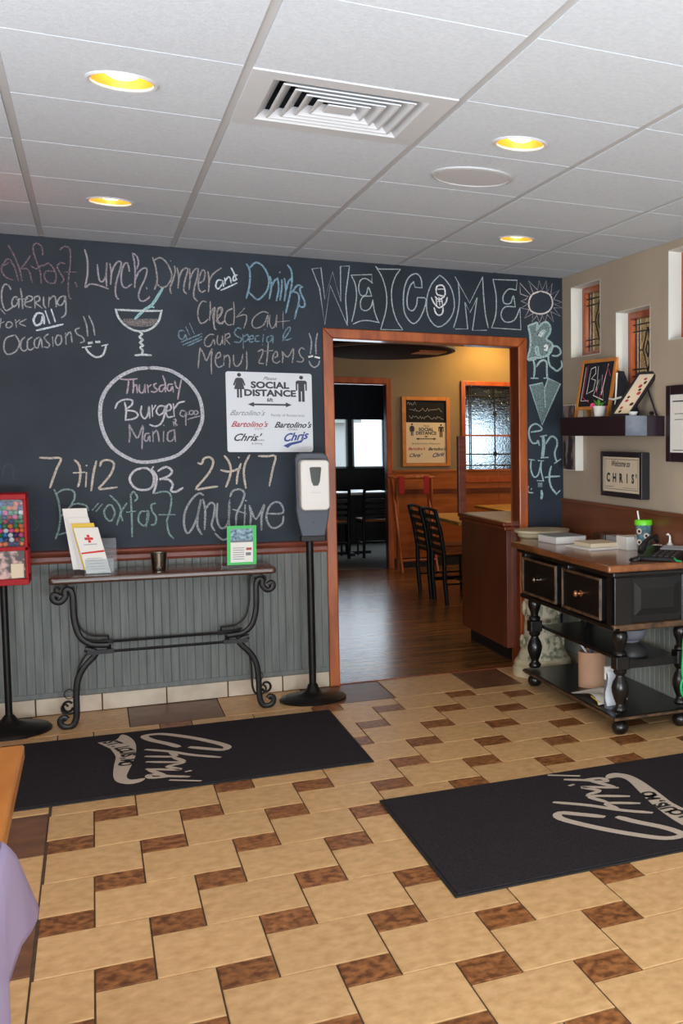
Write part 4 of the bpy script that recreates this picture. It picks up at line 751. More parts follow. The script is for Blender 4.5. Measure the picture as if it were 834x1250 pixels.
obj('red_print', G().prism([(.022, .078), (.05, .078), (.05, .092), (.022, .092)], fnf, .0018), 'ink_red', t)
obj('acrylic_stand', G().box(-.60, -.43, -.335, -.22, TZ, TZ+.012).box(-.604, -.600, -.31, -.30, TZ, TZ+.10), 'clear', t)

# ================= SANITISER STAND =================
SX, SY = -.142, -.285
t = thing('sanitizer_stand', 'white hand sanitizer dispenser on a tall black floor stand left of the doorway', 'dispenser', (SX, SY, 0))
obj('base', G().lathe([(.178, 0), (.180, .008), (.172, .016), (.10, .026), (.06, .036), (.036, .055), (.026, .085), (.022, .09)], (SX, SY, 0), 40), 'iron', t, smooth=True)
obj('pole', G().lathe([(.0195, .06), (.0195, .94)], (SX, SY, 0), 20), 'iron', t, smooth=True)
hx = SX+.014
g = G(); g.prism([(-.062, .935), (.062, .935), (.080, 1.02), (.088, 1.08), (.088, 1.365), (.078, 1.392), (.055, 1.402), (-.055, 1.402), (-.078, 1.392), (-.088, 1.365), (-.088, 1.08), (-.080, 1.02)], lambda u, v, d: (hx+u, SY-.055+d, v), .035)
obj('back_plate', g, 'slate', t, bevel=.006)
obj('collar', G().box(hx-.066, hx+.066, SY-.05, SY+.02, .905, .938), 'iron', t, bevel=.004)
g = G(); g.prism([(-.062, 1.085), (.062, 1.085), (.076, 1.10), (.076, 1.350), (.064, 1.364), (-.064, 1.364), (-.076, 1.350), (-.076, 1.10)], lambda u, v, d: (hx+u, SY-.140+d, v), .086)
ds = obj('dispenser', g, 'white_plastic', t, bevel=.010, segs=3)
obj('window', G().prism([(-.026, 1.325), (.026, 1.325), (.031, 1.318), (.022, 1.245), (.012, 1.222), (-.012, 1.222), (-.022, 1.245), (-.031, 1.318)], lambda u, v, d: (hx+.002+u, SY-.142+d, v), .004), 'smoke', ds)
g = G(); g.ribbon([(hx-.022, 1.185), (hx+.026, 1.185)], .003, BACK(SY-.1405), .0006); obj('fine_print', g, 'print_grey', ds)
obj('nozzle_mark', G().lathe([(.001, 0), (.007, 0), (.007, .003)], (0, 0, 0), 12, T=Matrix.Translation((hx, SY-.055, 1.015)) @ Matrix.Rotation(PI/2, 4, 'X')), 'black_plastic', t)

# ================= GUMBALL MACHINE =================
GX, GY = -1.602, -.30
t = thing('gumball_machine', 'red gumball machine on a black pole stand, cut by the left edge', 'gumball machine', (GX, GY, 0))
obj('base', G().lathe([(.185, 0), (.186, .012), (.175, .024), (.08, .04), (.04, .06), (.02, .09)], (GX, GY, 0), 36), 'iron', t, smooth=True)
obj('pole', G().lathe([(.016, .06), (.016, .765)], (GX, GY, 0), 16), 'iron', t, smooth=True)
gx0, gx1, gy0, gy1 = GX-.115, GX+.115, GY-.11, GY+.11
g = G().box(gx0, gx1, gy0, gy1, .755, .785).box(gx0, gx1, gy0, gy1, .925, .945).box(gx0, gx1, gy0, gy1, 1.178, 1.205)
for x in (gx0, gx1-.014):
    for y in (gy0, gy1-.014): g.box(x, x+.014, y, y+.014, .785, 1.178)
obj('body', g, 'red', t, bevel=.003)
obj('inner_box', G().box(gx0+.018, gx1-.018, gy0+.034, gy1-.01, .945, 1.175), 'dark_void', t)
obj('display_box', G().box(gx0+.016, gx1-.016, gy0+.03, gy1-.01, .785, .925), 'photo', t)
obj('display_card', G().box(gx0+.04, gx0+.10, gy0+.018, gy0+.028, .79, .87), 'cream_paper', t)
obj('display_card', G().box(gx1-.075, gx1-.022, gy0+.018, gy0+.028, .79, .86), 'cream_paper', t)
obj('glass', G().box(gx0+.014, gx1-.014, gy0+.003, gy0+.005, .945, 1.178).box(gx1-.005, gx1-.003, gy0+.014, gy1-.014, .945, 1.178), 'plain_glass', t)
cols = ['pink', 'blue', 'navy', 'yellow', 'orange', 'green', 'white', 'red']
rg = random.Random(5); me_c = {}
for face in (0, 1):
    nx = 9
    for i in range(nx):
        for k in range(10):
            c = rg.choice(cols); R = .0118
            if face == 0: p = (gx0+.024+i*.0225+(.004 if k % 2 else 0), gy0+.020+rg.random()*.003, .958+k*.0222)
            else:
                if i > 6: continue
                p = (gx1-.020, gy0+.046+i*.0225, .958+k*.0222)
            if c not in me_c:
                gg = G().sphere((0, 0, 0), R, 12, 8); me = bpy.data.meshes.new('gumball'); me.from_pydata(gg.v, [], gg.f); me.shade_smooth(); me.materials.append(M['gum_'+c]); me_c[c] = me
            o = bpy.data.objects.new('gumball', me_c[c]); COL.objects.link(o); o.location = p
            tag(o, c.replace('navy', 'dark blue')+' gumball behind the glass of the red machine', 'gumball', c.replace('navy', 'dark blue')+' gumballs in the machine')

# ================= FLOOR MATS =================
def mat_thing(label, x0, x1, y0, y1, logo, ban, bt):
    t = thing('floor_mat', label, 'mat', ((x0+x1)/2, (y0+y1)/2, 0), 'entrance mats')
    obj('backing', G().box(x0, x1, y0, y1, .0, .006), 'mat_rubber', t, bevel=.002)
    obj('pile', G().box(x0+.012, x1-.012, y0+.012, y1-.012, .006, .0105), 'mat_pile', t, bevel=.002)
    g = G()
    for q, (wd, strokes) in enumerate(logo):
        for r_, s in enumerate(strokes):
            P = [(s[2*i]/1000, s[2*i+1]/1000) for i in range(len(s)//2)]
            g.ribbon(smooth2(P, 4), wd*1.15, FLOORP(.0107), .0002*(r_+q*3))
    obj('logo', g, 'logo', t)
    P = smooth2([(ban[2*i]/1000, ban[2*i+1]/1000) for i in range(len(ban)//2)], 3)
    obj('logo_banner', G().prism(P, FLOORP(.0107), .0004), 'logo', t)
    g = G()
    for ch, (x, y, rz) in bt: put_text(g, ch, .085, x, y, FLOORP(.0114), .0002, rot=rz, weight=.0035)
    obj('banner_lettering', g, 'mat_rubber', t)
    return t
path = [(-.770, -1.172), (-.883, -1.128), (-1.011, -1.100), (-1.109, -1.092), (-1.20, -1.106), (-1.29, -1.124)]
def at_path(y):
    for (ya, xa), (yb, xb) in zip(path, path[1:]):
        if yb <= y <= ya: t = (y-ya)/(yb-ya); return xa+(xb-xa)*t, math.atan2(yb-ya, xb-xa)
    return path[-1][1], -PI/2
BT = []
txt = 'ST. LOUIS, MO'; yy = -.785
for ch in txt:
    x, a = at_path(yy)
    if ch != ' ': BT.append((ch, (x, yy, a)))
    yy -= .024 if ch in '.,I' else .030 if ch == ' ' else .043
fa = lambda P: [v for i in range(0, len(P), 2) for v in (-324-P[i], -3954-P[i+1])]
mat_thing("black entrance mat in front of the console table with cream script logo", -1.63, -.11, -1.695, -.61, LOGO_A, BAN_A, BT)
mat_thing("black entrance mat in front of the black desk, cut by the right edge", -.214, 1.306, -3.344, -2.259, [(w_, [fa(s) for s in st]) for w_, st in LOGO_A], fa(BAN_A), [(c, (-.324-x, -3.954-y, a+PI)) for c, (x, y, a) in BT])

# ================= DESK =================
t = thing('black_desk', 'distressed black sideboard desk with brown wooden top and two drawers', 'desk', (1.25, -1.15, 0))
DT = .868
obj('desktop', G().box(.982, 1.494, -1.885, -.45, DT-.036, DT), 'desk_wood', t, bevel=.010, segs=3)
x0, x1, y0, y1, z0, z1 = 1.05, 1.475, -1.825, -.475, .545, DT-.036
obj('case', G().box(x0+.012, x1, y0+.012, y1, z0, z1), 'black_paint', t, bevel=.003)
obj('cornice', G().box(x0-.03, x1, y0-.03, y1+.02, z1-.03, z1), 'black_paint', t, bevel=.010, segs=3)
for y in (y0, y0+.60, y1-.07): obj('stile', G().box(x0-.012, x0+.02, y, y+.06 if y > y0 else y+.09, z0-.01, z1-.03), 'black_paint', t, bevel=.004)
obj('stile', G().box(x0-.012, x0+.085, y0-.010, y0+.02, z0-.01, z1-.03), 'black_paint', t, bevel=.004)
obj('stile', G().box(x1-.06, x1, y0-.010, y0+.02, z0-.01, z1-.03), 'black_paint', t, bevel=.004)
for ya, yb, lb in ((-1.690, -1.165, 'drawer with orange brass knob'), (-1.075, -.535, None)):
    d = obj('drawer', G().box(x0-.022, x0+.06, ya, yb, z0+.020, z1-.048), 'black_paint', t, bevel=.004, label=lb)
    zt, zb = z1-.048, z0+.020
    g = G(); b = .016; fx = x0-.030
    g.box(fx, fx+.012, ya, ya+b, zb, zt).box(fx, fx+.012, yb-b, yb, zb, zt).box(fx, fx+.012, ya+b, yb-b, zb, zb+b).box(fx, fx+.012, ya+b, yb-b, zt-b, zt)
    obj('drawer_moulding', g, 'worn_edge', d, bevel=.005)
    yc, zc = (ya+yb)/2, (za_ := (zt+zb)/2)
    Tk = Matrix.Translation((x0-.022, yc, zc)) @ Matrix.Rotation(-PI/2, 4, 'Y')
    obj('knob', G().lathe([(.018, 0), (.018, .004), (.008, .008), (.007, .018), (.016, .024), (.018, .032), (.012, .040), (.001, .042)], (0, 0, 0), 20, T=Tk), 'brass' if lb else 'steel', d, smooth=True)
# end panel with raised field
obj('end_panel', G().box(x0+.085, x1-.06, y0-.002, y0+.014, z0+.04, z1-.04), 'black_paint', t)
px0, px1, pz0, pz1 = x0+.10, x1-.07, z0+.055, z1-.06
obj('raised_field', G().add([(px0, y0-.002, pz0), (px1, y0-.002, pz0), (px1, y0-.002, pz1), (px0, y0-.002, pz1), (px0+.035, y0-.007, pz0+.035), (px1-.035, y0-.007, pz0+.035), (px1-.035, y0-.007, pz1-.035), (px0+.035, y0-.007, pz1-.035)], [(0, 1, 5, 4), (1, 2, 6, 5), (2, 3, 7, 6), (3, 0, 4, 7), (4, 5, 6, 7)]), 'black_paint', t)
obj('lower_moulding', G().box(x0-.02, x1, y0-.018, y0+.02, z0-.014, z0+.018), 'worn_edge', t, bevel=.008, segs=3)
obj('lower_moulding', G().box(x0-.022, x0+.02, y0-.018, y1, z0-.014, z0+.010), 'black_paint', t, bevel=.008, segs=3)
prof = [(.0, 0), (.026, 0), (.038, .012), (.044, .032), (.040, .052), (.026, .064), (.022, .070)]
low = [(.030, .112), (.036, .120), (.036, .132), (.024, .145), (.022, .155), (.033, .180), (.043, .215), (.045, .240), (.036, .270), (.024, .290), (.022, .300), (.032, .310), (.036, .320), (.030, .330)]
upp = [(.030, .398), (.036, .406), (.034, .416), (.022, .426), (.024, .445), (.036, .475), (.040, .498), (.034, .520), (.024, .530), (.030, .536)]
def turned(name, x, y, pr_, parent): return obj(name, G().lathe(pr_, (x, y, 0), 24), 'black_paint', parent, smooth=True)
for x in (1.09, 1.435):
    for y in (-1.785, -.56):
        lg = obj('leg', G().box(x-.036, x+.036, y-.036, y+.036, .330, .398), 'black_paint', t, bevel=.004)
        turned('turning', x, y, upp, lg); turned('turning', x, y, low, lg); turned('bun_foot', x, y, prof, lg)
obj('lower_shelf', G().box(1.035, 1.49, -1.84, -.505, .074, .100), 'black_paint', t, bevel=.008, segs=3)
obj('lower_shelf_edge', G().box(1.031, 1.049, -1.842, -.505, .083, .095).box(1.031, 1.49, -1.846, -1.834, .083, .095), 'worn_edge', t)
obj('middle_shelf', G().box(1.13, 1.43, -1.80, -.56, .345, .368), 'black_paint', t, bevel=.004)
obj('front_rail', G().box(1.126, 1.40, -1.82, -1.806, .335, .374), 'black_paint', t)
# ---- on the desk ----
t = thing('desk_phone', 'black desk telephone with handset at the near end of the desk', 'telephone', (1.33, -1.70, DT))
ca, sa = math.cos(-.85), math.sin(-.85)
def PT(x, y, z): return (1.362+x*ca-y*sa, -1.735+x*sa+y*ca, DT+z)
def pbox(g, xa, xb, ya, yb, z00, z01, za, zb): # slanted block, z at low edge / high edge
    return g.add([PT(xa, ya, za), PT(xb, ya, za), PT(xb, yb, za), PT(xa, yb, za), PT(xa, ya, z00), PT(xb, ya, z00), PT(xb, yb, z01), PT(xa, yb, z01)], [(0, 3, 2, 1), (4, 5, 6, 7), (0, 1, 5, 4), (1, 2, 6, 5), (2, 3, 7, 6), (3, 0, 4, 7)])
obj('phone_base', pbox(G(), -.115, .115, -.105, .105, .020, .062, 0, 0), 'black_plastic', t, bevel=.006)
obj('display', pbox(G(), -.035, .10, .035, .092, .052, .064, .04, 0), 'grey_board', t)
g = G()
for i in range(4):
    for j in range(4): pbox(g, -.03+.034*i, -.008+.034*i, -.085+.028*j, -.066+.028*j, .028+.0056*j, .033+.0056*j, .02, 0)
obj('keys', g, 'charcoal', t, kind='stuff')
obj('red_light', pbox(G(), .085, .10, .090, .100, .063, .066, .05, 0), 'flag_red', t)
hs_ = obj('handset', G().tube([PT(-.082, -.115, .045), PT(-.082, -.09, .066), PT(-.082, -.03, .098), PT(-.082, .03, .110), PT(-.082, .08, .104), PT(-.082, .11, .084)], [.017, .021, .013, .013, .021, .017], 12), 'black_plastic', t, smooth=True)
obj('cord', G().tube([PT(-.10+.012*math.sin(k*1.1), -.11-.0035*k*.6, .012+.010*math.cos(k*1.1)) for k in range(40)], .003, 5), 'black_plastic', t)
tag(obj('green_cord_end', G().tube([PT(.10, -.105, .02), PT(.12, -.13, .012), PT(.15, -.14, .010)], .005, 6), 'green_cord', loc=PT(.12, -.13, 0)), 'short piece of green cord beside the telephone', 'cord')
cxp, cyp = 1.44, -1.335
t = thing('tumbler', 'blue patterned tumbler with bright green lid and straw on the desk', 'tumbler', (cxp, cyp, DT))
obj('cup', G().lathe([(.001, 0), (.030, 0), (.033, .006), (.044, .145), (.046, .150)], (cxp, cyp, DT), 28), 'peacock', t, smooth=True)
obj('lid', G().lathe([(.046, .146), (.050, .148), (.050, .170), (.046, .176), (.001, .177)], (cxp, cyp, DT), 28), 'lime', t, smooth=True)
obj('straw', G().tube([(cxp-.022, cyp+.01, DT+.17), (cxp-.03, cyp+.015, DT+.225)], .0045, 8), 'light_marker', t)
g = G(); g2 = G()
for a, z in ((3.75, .115), (3.7, .055), (4.6, .09), (2.9, .08)):
    r = .036+.0072*z/.1; Tm = Matrix.Translation((cxp+math.cos(a)*(r+.0028), cyp+math.sin(a)*(r+.0028), DT+z)) @ Matrix.Rotation(a, 4, 'Z') @ Matrix.Rotation(PI/2, 4, 'Y')
    g.lathe([(.001, 0), (.016, 0), (.016, .0012)], (0, 0, 0), 14, T=Tm); g2.lathe([(.001, .0012), (.008, .0012), (.008, .0024)], (0, 0, 0), 12, T=Tm)
obj('eye_print', g, 'cream_paper', t); obj('eye_print_centre', g2, 'gum_navy', t)
def book(name, label, cat, x0_, x1_, y0_, y1_, z0_, z1_, m, rot=0, bev=.002, grp=None, pages=None):
    cx_, cy_ = (x0_+x1_)/2, (y0_+y1_)/2; T = Matrix.Translation((cx_, cy_, 0)) @ Matrix.Rotation(rot, 4, 'Z')
    hx_, hy_ = (x1_-x0_)/2, (y1_-y0_)/2
    if pages:
        t = thing(name, label, cat, (cx_, cy_, z0_), grp); c = .003
        obj('cover', G().box(-hx_, hx_, -hy_, hy_, z0_, z0_+c, T).box(-hx_, hx_, -hy_, hy_, z1_-c, z1_, T).box(hx_-c, hx_, -hy_, hy_, z0_, z1_, T), m, t)
        obj('pages', G().box(-hx_+.004, hx_-c, -hy_+.004, hy_-.004, z0_+c, z1_-c, T), pages, t); return t
    o = obj(name, G().box(-hx_, hx_, -hy_, hy_, z0_, z1_, T), m, bevel=bev, loc=(cx_, cy_, z0_)); return tag(o, label, cat, grp)
book('white_box', 'white cardboard box with a dark print, left of the tumbler', 'box', 1.375, 1.485, -1.255, -1.115, DT, DT+.075, 'paper')
book('notepad', 'cream paper pad lying lowest at the front of the desk pile', 'notepad', 1.17, 1.38, -1.16, -.89, DT, DT+.012, 'paper', .12)
book('notepad', 'thick pinkish paper pad on top of the cream one', 'notepad', 1.205, 1.385, -1.13, -.91, DT+.0125, DT+.034, 'cream_paper', .05)
book('grey_binder', 'flat grey box file with pale sides at the far end of the desk', 'box file', 1.14, 1.34, -.75, -.50, DT, DT+.045, 'grey_board', .08, pages='paper')
book('dark_box', 'small dark brown box behind the paper pads', 'box', 1.40, 1.48, -.90, -.72, DT, DT+.060, 'console')
book('card_tray', 'translucent grey card tray behind the paper pads', 'tray', 1.395, 1.478, -1.09, -.93, DT, DT+.062, 'grey_board')
t = thing('tissue_heap', 'crumpled white tissue behind the telephone', 'tissue', (1.46, -1.50, DT))
g = G(); rr = random.Random(2); n = 14; vs = []
for i in range(6):
    for k in range(n): a = 2*PI*k/n; r = (.040*math.cos(i/5*1.3)+.003)*(1+.35*math.sin(k*2.3+i)); vs.append((1.45+r*.75*math.cos(a), -1.49+r*1.6*math.sin(a), DT+.045*math.sin(i/5*1.5)*(1+.2*math.sin(k*1.7))))
obj('sheet', G().add(vs, [(i*n+k, i*n+(k+1) % n, (i+1)*n+(k+1) % n, (i+1)*n+k) for i in range(5) for k in range(n)]+[tuple(5*n+k for k in range(n))]), 'paper', t)
t = thing('white_pump_bottle', 'small white pump bottle behind the telephone', 'bottle', (1.465, -1.60, DT))
obj('bottle', G().lathe([(.018, 0), (.019, .06), (.008, .072), (.008, .082)], (1.467, -1.60, DT), 16), 'white_plastic', t, smooth=True)
obj('pump', G().tube([(1.467, -1.60, DT+.08), (1.467, -1.60, DT+.105), (1.455, -1.60, DT+.118), (1.448, -1.60, DT+.112)], .0055, 8), 'white_plastic', t)
# ---- under the desk ----
t = thing('kraft_canister', 'tan cylindrical canister holding a pen on the lowest desk shelf', 'canister', (1.225, -1.12, .1))
obj('body', G().lathe([(.001, .004), (.080, 0), (.080, .195), (.075, .198), (.074, .185), (.073, .17), (.001, .168)], (1.225, -1.12, .1), 36), 'kraft', t, smooth=True)
tag(obj('pen', G().tube([(1.20, -1.12, .272), (1.15, -1.135, .342)], .006, 8), 'sign_white', loc=(1.2, -1.12, .3)), 'pale pen leaning in the tan canister', 'pen')
tag(obj('pen', G().tube([(1.225, -1.13, .272), (1.19, -1.16, .340)], .005, 8), 'gum_blue', loc=(1.22, -1.12, .3)), 'blue tipped pen lying on the tan canister', 'pen')
t = thing('folded_napkins', 'crumpled white napkins with a yellow pencil on the lowest desk shelf', 'napkins', (1.14, -1.45, .1))
g = G(); nx, ny = 8, 6; vs = []
for i in range(nx+1):
    for j in range(ny+1):
        u, v = i/nx, j/ny; vs.append((1.06+.17*v+.02*math.sin(5*u), -1.58+.33*u, .104+.030*math.sin(u*PI)*(.5+.5*math.sin(v*3+u*4))+.012*v))
obj('napkin', G().add(vs, [(i*(ny+1)+j, (i+1)*(ny+1)+j, (i+1)*(ny+1)+j+1, i*(ny+1)+j+1) for i in range(nx) for j in range(ny)]), 'paper', t, smooth=True)
tag(obj('pencil', G().tube([(1.075, -1.56, .112), (1.085, -1.43, .118)], .004, 6), 'yellow', loc=(1.08, -1.5, .11)), 'yellow pencil on the white napkins', 'pencil')
bx_, by_ = 1.10, -1.64
t = thing('spray_bottle', 'clear spray bottle with white trigger behind the near desk leg', 'bottle', (bx_, by_, .1))
obj('bottle', G().lathe([(.001, .002), (.030, 0), (.032, .01), (.032, .115), (.024, .145), (.013, .165), (.013, .18)], (bx_, by_, .1), 20), 'grey_bowl', t, smooth=True)
obj('trigger', G().box(bx_-.03, bx_+.03, by_-.012, by_+.012, .285, .318).box(bx_-.032, bx_-.022, by_-.008, by_+.008, .25, .29).lathe([(.016, .275), (.016, .29)], (bx_, by_, 0), 14), 'white_plastic', t, bevel=.004)
tag(obj('rag', G().add([(bx_-.035+.02*math.sin(k*1.3)*.4, by_-.034-.004*math.cos(k), .30-.036*k) for k in range(6)]+[(bx_+.03+.012*math.sin(k), by_-.036, .29-.034*k) for k in range(6)]+[(bx_-.035+.02*math.sin(k*1.3)*.4, by_-.040, .30-.036*k) for k in range(6)]+[(bx_+.03+.012*math.sin(k), by_-.042, .29-.034*k) for k in range(6)],
    [(k, k+1, k+7, k+6) for k in range(5)]+[(12+k, 18+k, 19+k, 13+k) for k in range(5)]), 'sign_white', loc=(bx_, by_, .1)), 'pale blue and white rag hanging over the spray bottle', 'rag')
bwx, bwy = 1.21, -1.66
t = thing('dark_bowl', 'charcoal bowl upside down on the middle desk shelf, under the grey one', 'bowl', (bwx, bwy, .368))
obj('bowl', G().lathe([(.085, 0), (.088, .008), (.076, .04), (.05, .062), (.034, .068), (.034, .074), (.001, .074)], (bwx, bwy, .368), 30), 'charcoal', t, smooth=True)
t = thing('grey_bowl', 'glossy grey bowl standing on the charcoal bowl on the middle shelf', 'bowl', (bwx, bwy, .442))
obj('bowl', G().lathe([(.001, 0), (.044, 0), (.046, .008), (.07, .022), (.082, .045), (.083, .066), (.079, .066), (.076, .046), (.04, .014), (.001, .012)], (bwx, bwy, .442), 30), 'grey_bowl', t, smooth=True)
g = G()
c0 = Vector((1.42, -1.845, .5))
P = [(1.445, -1.84, .54), (1.43, -1.85, .50), (1.415, -1.855, .45), (1.41, -1.86, .38), (1.405, -1.86, .30), (1.42, -1.86, .24), (1.45, -1.86, .20), (1.475, -1.86, .22), (1.47, -1.855, .27), (1.43, -1.855, .28), (1.40, -1.86, .235), (1.405, -1.862, .18), (1.44, -1.865, .155), (1.48, -1.865, .18), (1.485, -1.86, .25), (1.45, -1.86, .26), (1.415, -1.865, .22), (1.42, -1.868, .165), (1.46, -1.868, .16)]
g.tube([tuple(p) for p in smooth2([Vector(p) for p in P], 4)], .007, 8)
tag(obj('coiled_rope', g, 'green_cord', smooth=True, loc=(1.44, -1.85, .15)), 'bright green cord looped around the nearest right desk leg', 'cord')
# ---- pedestal in the corner ----
px_, py_ = 1.262, -.235
t = thing('plaster_pedestal', 'cream carved leaf pedestal in the corner behind the desk', 'pedestal', (px_, py_, 0))
obj('foot', G().lathe([(.188, 0), (.192, .02), (.188, .05), (.178, .06), (.182, .075), (.172, .095), (.16, .105)], (px_, py_, 0), 36), 'plaster_plain', t, smooth=True)
obj('shaft', G().lathe([(.160, .105), (.135, .16), (.118, .24), (.112, .34), (.112, .45), (.116, .60), (.122, .80), (.130, .86)], (px_, py_, 0), 36), 'plaster', t, smooth=True)
for z in (.20, .42, .62):
    for k in range(10):
        a = 2*PI*k/10+(z*7); r = .116 if z > .3 else .128
        c_ = (px_+r*math.cos(a), py_+r*math.sin(a), z); obj('carved_leaf', G().sphere(c_, .03, 8, 5, (.35+.5*abs(math.sin(a)), .35+.5*abs(math.cos(a)), 1.6)), 'plaster', t, smooth=True)
obj('capital', G().lathe([(.130, .86), (.150, .875), (.152, .895), (.172, .90), (.174, .915), (.001, .916)], (px_, py_, 0), 36), 'plaster_plain', t, smooth=True)

# ================= RIGHT WALL: shelf, frames and ornaments =================
SZ0, SZ1, SXF = 1.503, 1.612, 1.268
t = thing('wall_shelf', 'dark espresso box shelf on the beige wall with small ornaments', 'shelf', (XR, -1.0, SZ0))
obj('shelf_body', G().box(SXF, XR-.001, -1.47, -.545, SZ0, SZ1), 'shelf', t, bevel=.002)
obj('end_panel', G().box(SXF+.002, SXF+.125, -1.4735, -1.469, SZ0+.002, SZ1-.001), 'shelf_reflection', t, label='pale grey reflection painted on the near end')  # thin plate that carries the painted reflection
def frame_thing(label, ya, yb, za, zb, bw, dep, cat='picture', m='black_frame', paper='cream_paper'):
    t = thing('picture_frame', label, cat, (XR, (ya+yb)/2, za))
    X = XR-.001
    for nm, (a, b, c, d) in dict(left=(ya, ya-bw, za, zb), right=(yb+bw, yb, za, zb), top=(ya-bw, yb+bw, zb-bw, zb), bottom=(ya-bw, yb+bw, za, za+bw)).items(): obj('frame_bar', G().box(X-dep, X, a, b, c, d), m, t, bevel=.003)
    obj('print', G().box(X-dep*.9, X, ya-bw, yb+bw, za+bw, zb-bw), paper, t); return t
t = frame_thing("black framed welcome print with the restaurant name, under the shelf", -.728, -1.290, 1.150, 1.412, .030, .052)
fp = RIGHT(XR-.0479, -1.009, 1.281)
g = G(); put_text(g, 'Welcome to', .050, -.01, .062, fp, .0008, shear=.4, weight=.0006)
for k, ch in enumerate("CHRIS'"): put_text(g, ch, .070, (-.175, -.088, .0, .085, .160, .205)[k], -.022, fp, .0008, weight=.003)
for a in ((-.225, .088, .225, .088), (-.225, -.085, .225, -.085), (-.225, .088, -.225, -.085), (.225, .088, .225, -.085)): g.ribbon([a[:2], a[2:]], .004, fp, .0008)
g.ribbon([(-.21, -.072), (-.1, -.072)], .004, fp, .0008); g.ribbon([(.03, -.074), (.20, -.074)], .003, fp, .0008)
obj('print_lettering', g, 'ink', t)
t = frame_thing('tall dark framed white print right of the shelf, cut by the right edge', -1.54, -2.10, 1.368, 1.770, .050, .030, m='shelf', paper='paper')
fp = RIGHT(XR-.0282, -1.82, 1.57)
obj('print_lines', G().ribbon([(-.20, .115), (-.06, .115)], .010, fp, .0008).ribbon([(-.18, .05), (.18, .05)], .005, fp, .0008).ribbon([(-.18, .02), (.18, .02)], .005, fp, .0008).ribbon([(-.2, -.14), (.1, -.14)], .006, fp, .0008), 'ink', t)
t = thing('canvas_picture', 'narrow dark canvas picture with white side edges behind the shelf, next to the corner', 'picture', (XR, -.22, 1.28))
obj('canvas', G().box(XR-.055, XR-.001, -.345, -.14, 1.285, 1.70), 'white_paint', t, bevel=.002)
obj('picture_print', G().box(XR-.0565, XR-.055, -.340, -.145, 1.290, 1.695), 'portrait', t)
# small easel chalkboard on the shelf
E1 = Vector((1.345, -.570, SZ1)); E2 = Vector((1.400, -.985, SZ1))
u_ = (E2-E1); Lw = u_.length; u_.normalize(); nrm = Vector((u_.y, -u_.x, 0)); 
if nrm.x > 0: nrm = -nrm
LEAN = .18
def EP(u, v, d): q = E1+u_*u+Vector((0, 0, v))-nrm*(v*LEAN)+nrm*d; return (q.x, q.y, q.z)
t = thing('easel_board', 'small pine framed A-shaped chalkboard with initials on the shelf', 'chalkboard', tuple(E1))
b = .020; H0, H1, wd = .045, .345, Lw*.93
bar = lambda a, b_, c, d: G().prism([(a, c), (b_, c), (b_, d), (a, d)], EP, -.014)
for q in ((0, b, 0, H1), (wd-b, wd, 0, H1), (b, wd-b, H1-b, H1), (b, wd-b, H0, H0+b)): obj('frame_bar', bar(*q), 'pine', t)
obj('board', G().prism([(b, H0+b), (wd-b, H0+b), (wd-b, H1-b), (b, H1-b)], lambda u, v, d: EP(u, v, d-.006), -.004), 'dark_cloth', t)
g = G(); g2 = G()
for P in ([(.05, .30), (.045, .10), (.13, .10)], [(.11, .29), (.10, .14), (.17, .16), (.18, .22), (.13, .23), (.17, .26), (.16, .30), (.11, .29)], [(.19, .30), (.21, .15), (.25, .25), (.27, .13), (.30, .31)], [(.22, .22), (.18, .13), (.30, .10), (.28, .16)]): g.ribbon(P, .007, EP, -.005)
for P in ([(.07, .31), (.06, .12), (.14, .09)], [(.30, .30), (.25, .10), (.20, .17)], [(.31, .28), (.34, .24)]): g2.ribbon(P, .006, EP, -.0048)
obj('chalk_letters', g, 'paper', t); obj('pink_chalk_letters', g2, 'gum_pink', t)
def EB(u, v, d): q = E1+u_*u-nrm*(.11+.0)+Vector((0, 0, v))+nrm*(v*.12)+nrm*d; return (q.x, q.y, q.z)
obj('rear_leg', G().prism([(0, 0), (b, 0), (b, H1-.03), (0, H1-.03)], lambda u, v, d: (min(EB(u, v, d)[0], XR-.02), EB(u, v, d)[1], EB(u, v, d)[2]), .012), 'pine', t)
obj('rear_leg', G().prism([(wd-b, 0), (wd, 0), (wd, H1-.03), (wd-b, H1-.03)], lambda u, v, d: (min(EB(u, v, d)[0], XR-.006), EB(u, v, d)[1], EB(u, v, d)[2]), .012), 'pine', t)
# black pennant between board and frame
t = thing('pointed_hat', 'black folded cloth hat with a pale band leaning behind the small plant', 'hat', (1.43, -1.03, SZ1))
g = G(); cz_ = SZ1
g.add([(1.44, -.95, cz_+.02), (1.385, -1.03, cz_+.02), (1.42, -1.23, cz_+.035), (1.48, -1.19, cz_+.03), (1.44, -1.00, cz_+.265), (1.465, -1.03, cz_+.26), (1.45, -.95, cz_), (1.385, -1.03, cz_), (1.42, -1.21, cz_), (1.48, -1.19, cz_)], [(0, 1, 4), (1, 2, 5, 4), (2, 3, 5), (3, 0, 4, 5), (6, 9, 8, 7), (0, 6, 7, 1), (1, 7, 8, 2), (2, 8, 9, 3), (3, 9, 6, 0)])
obj('crown', g, 'dark_cloth', t)
obj('band', G().tube([(1.404, -.96, cz_+.105), (1.398, -1.03, cz_+.098), (1.418, -1.10, cz_+.11)], .006, 6), 'paper', t)
obj('stick', G().tube([(1.40, -1.045, cz_), (1.425, -1.02, cz_+.25)], .005, 6), 'paper', t)
t = thing('potted_plant', 'tiny green plant in a white pot on the shelf', 'plant', (1.315, -1.02, SZ1))
obj('pot', G().lathe([(.001, 0), (.028, 0), (.036, .058), (.038, .060), (.034, .060), (.001, .052)], (1.315, -1.02, SZ1), 20), 'white_plastic', t, smooth=True)
rp = random.Random(9)
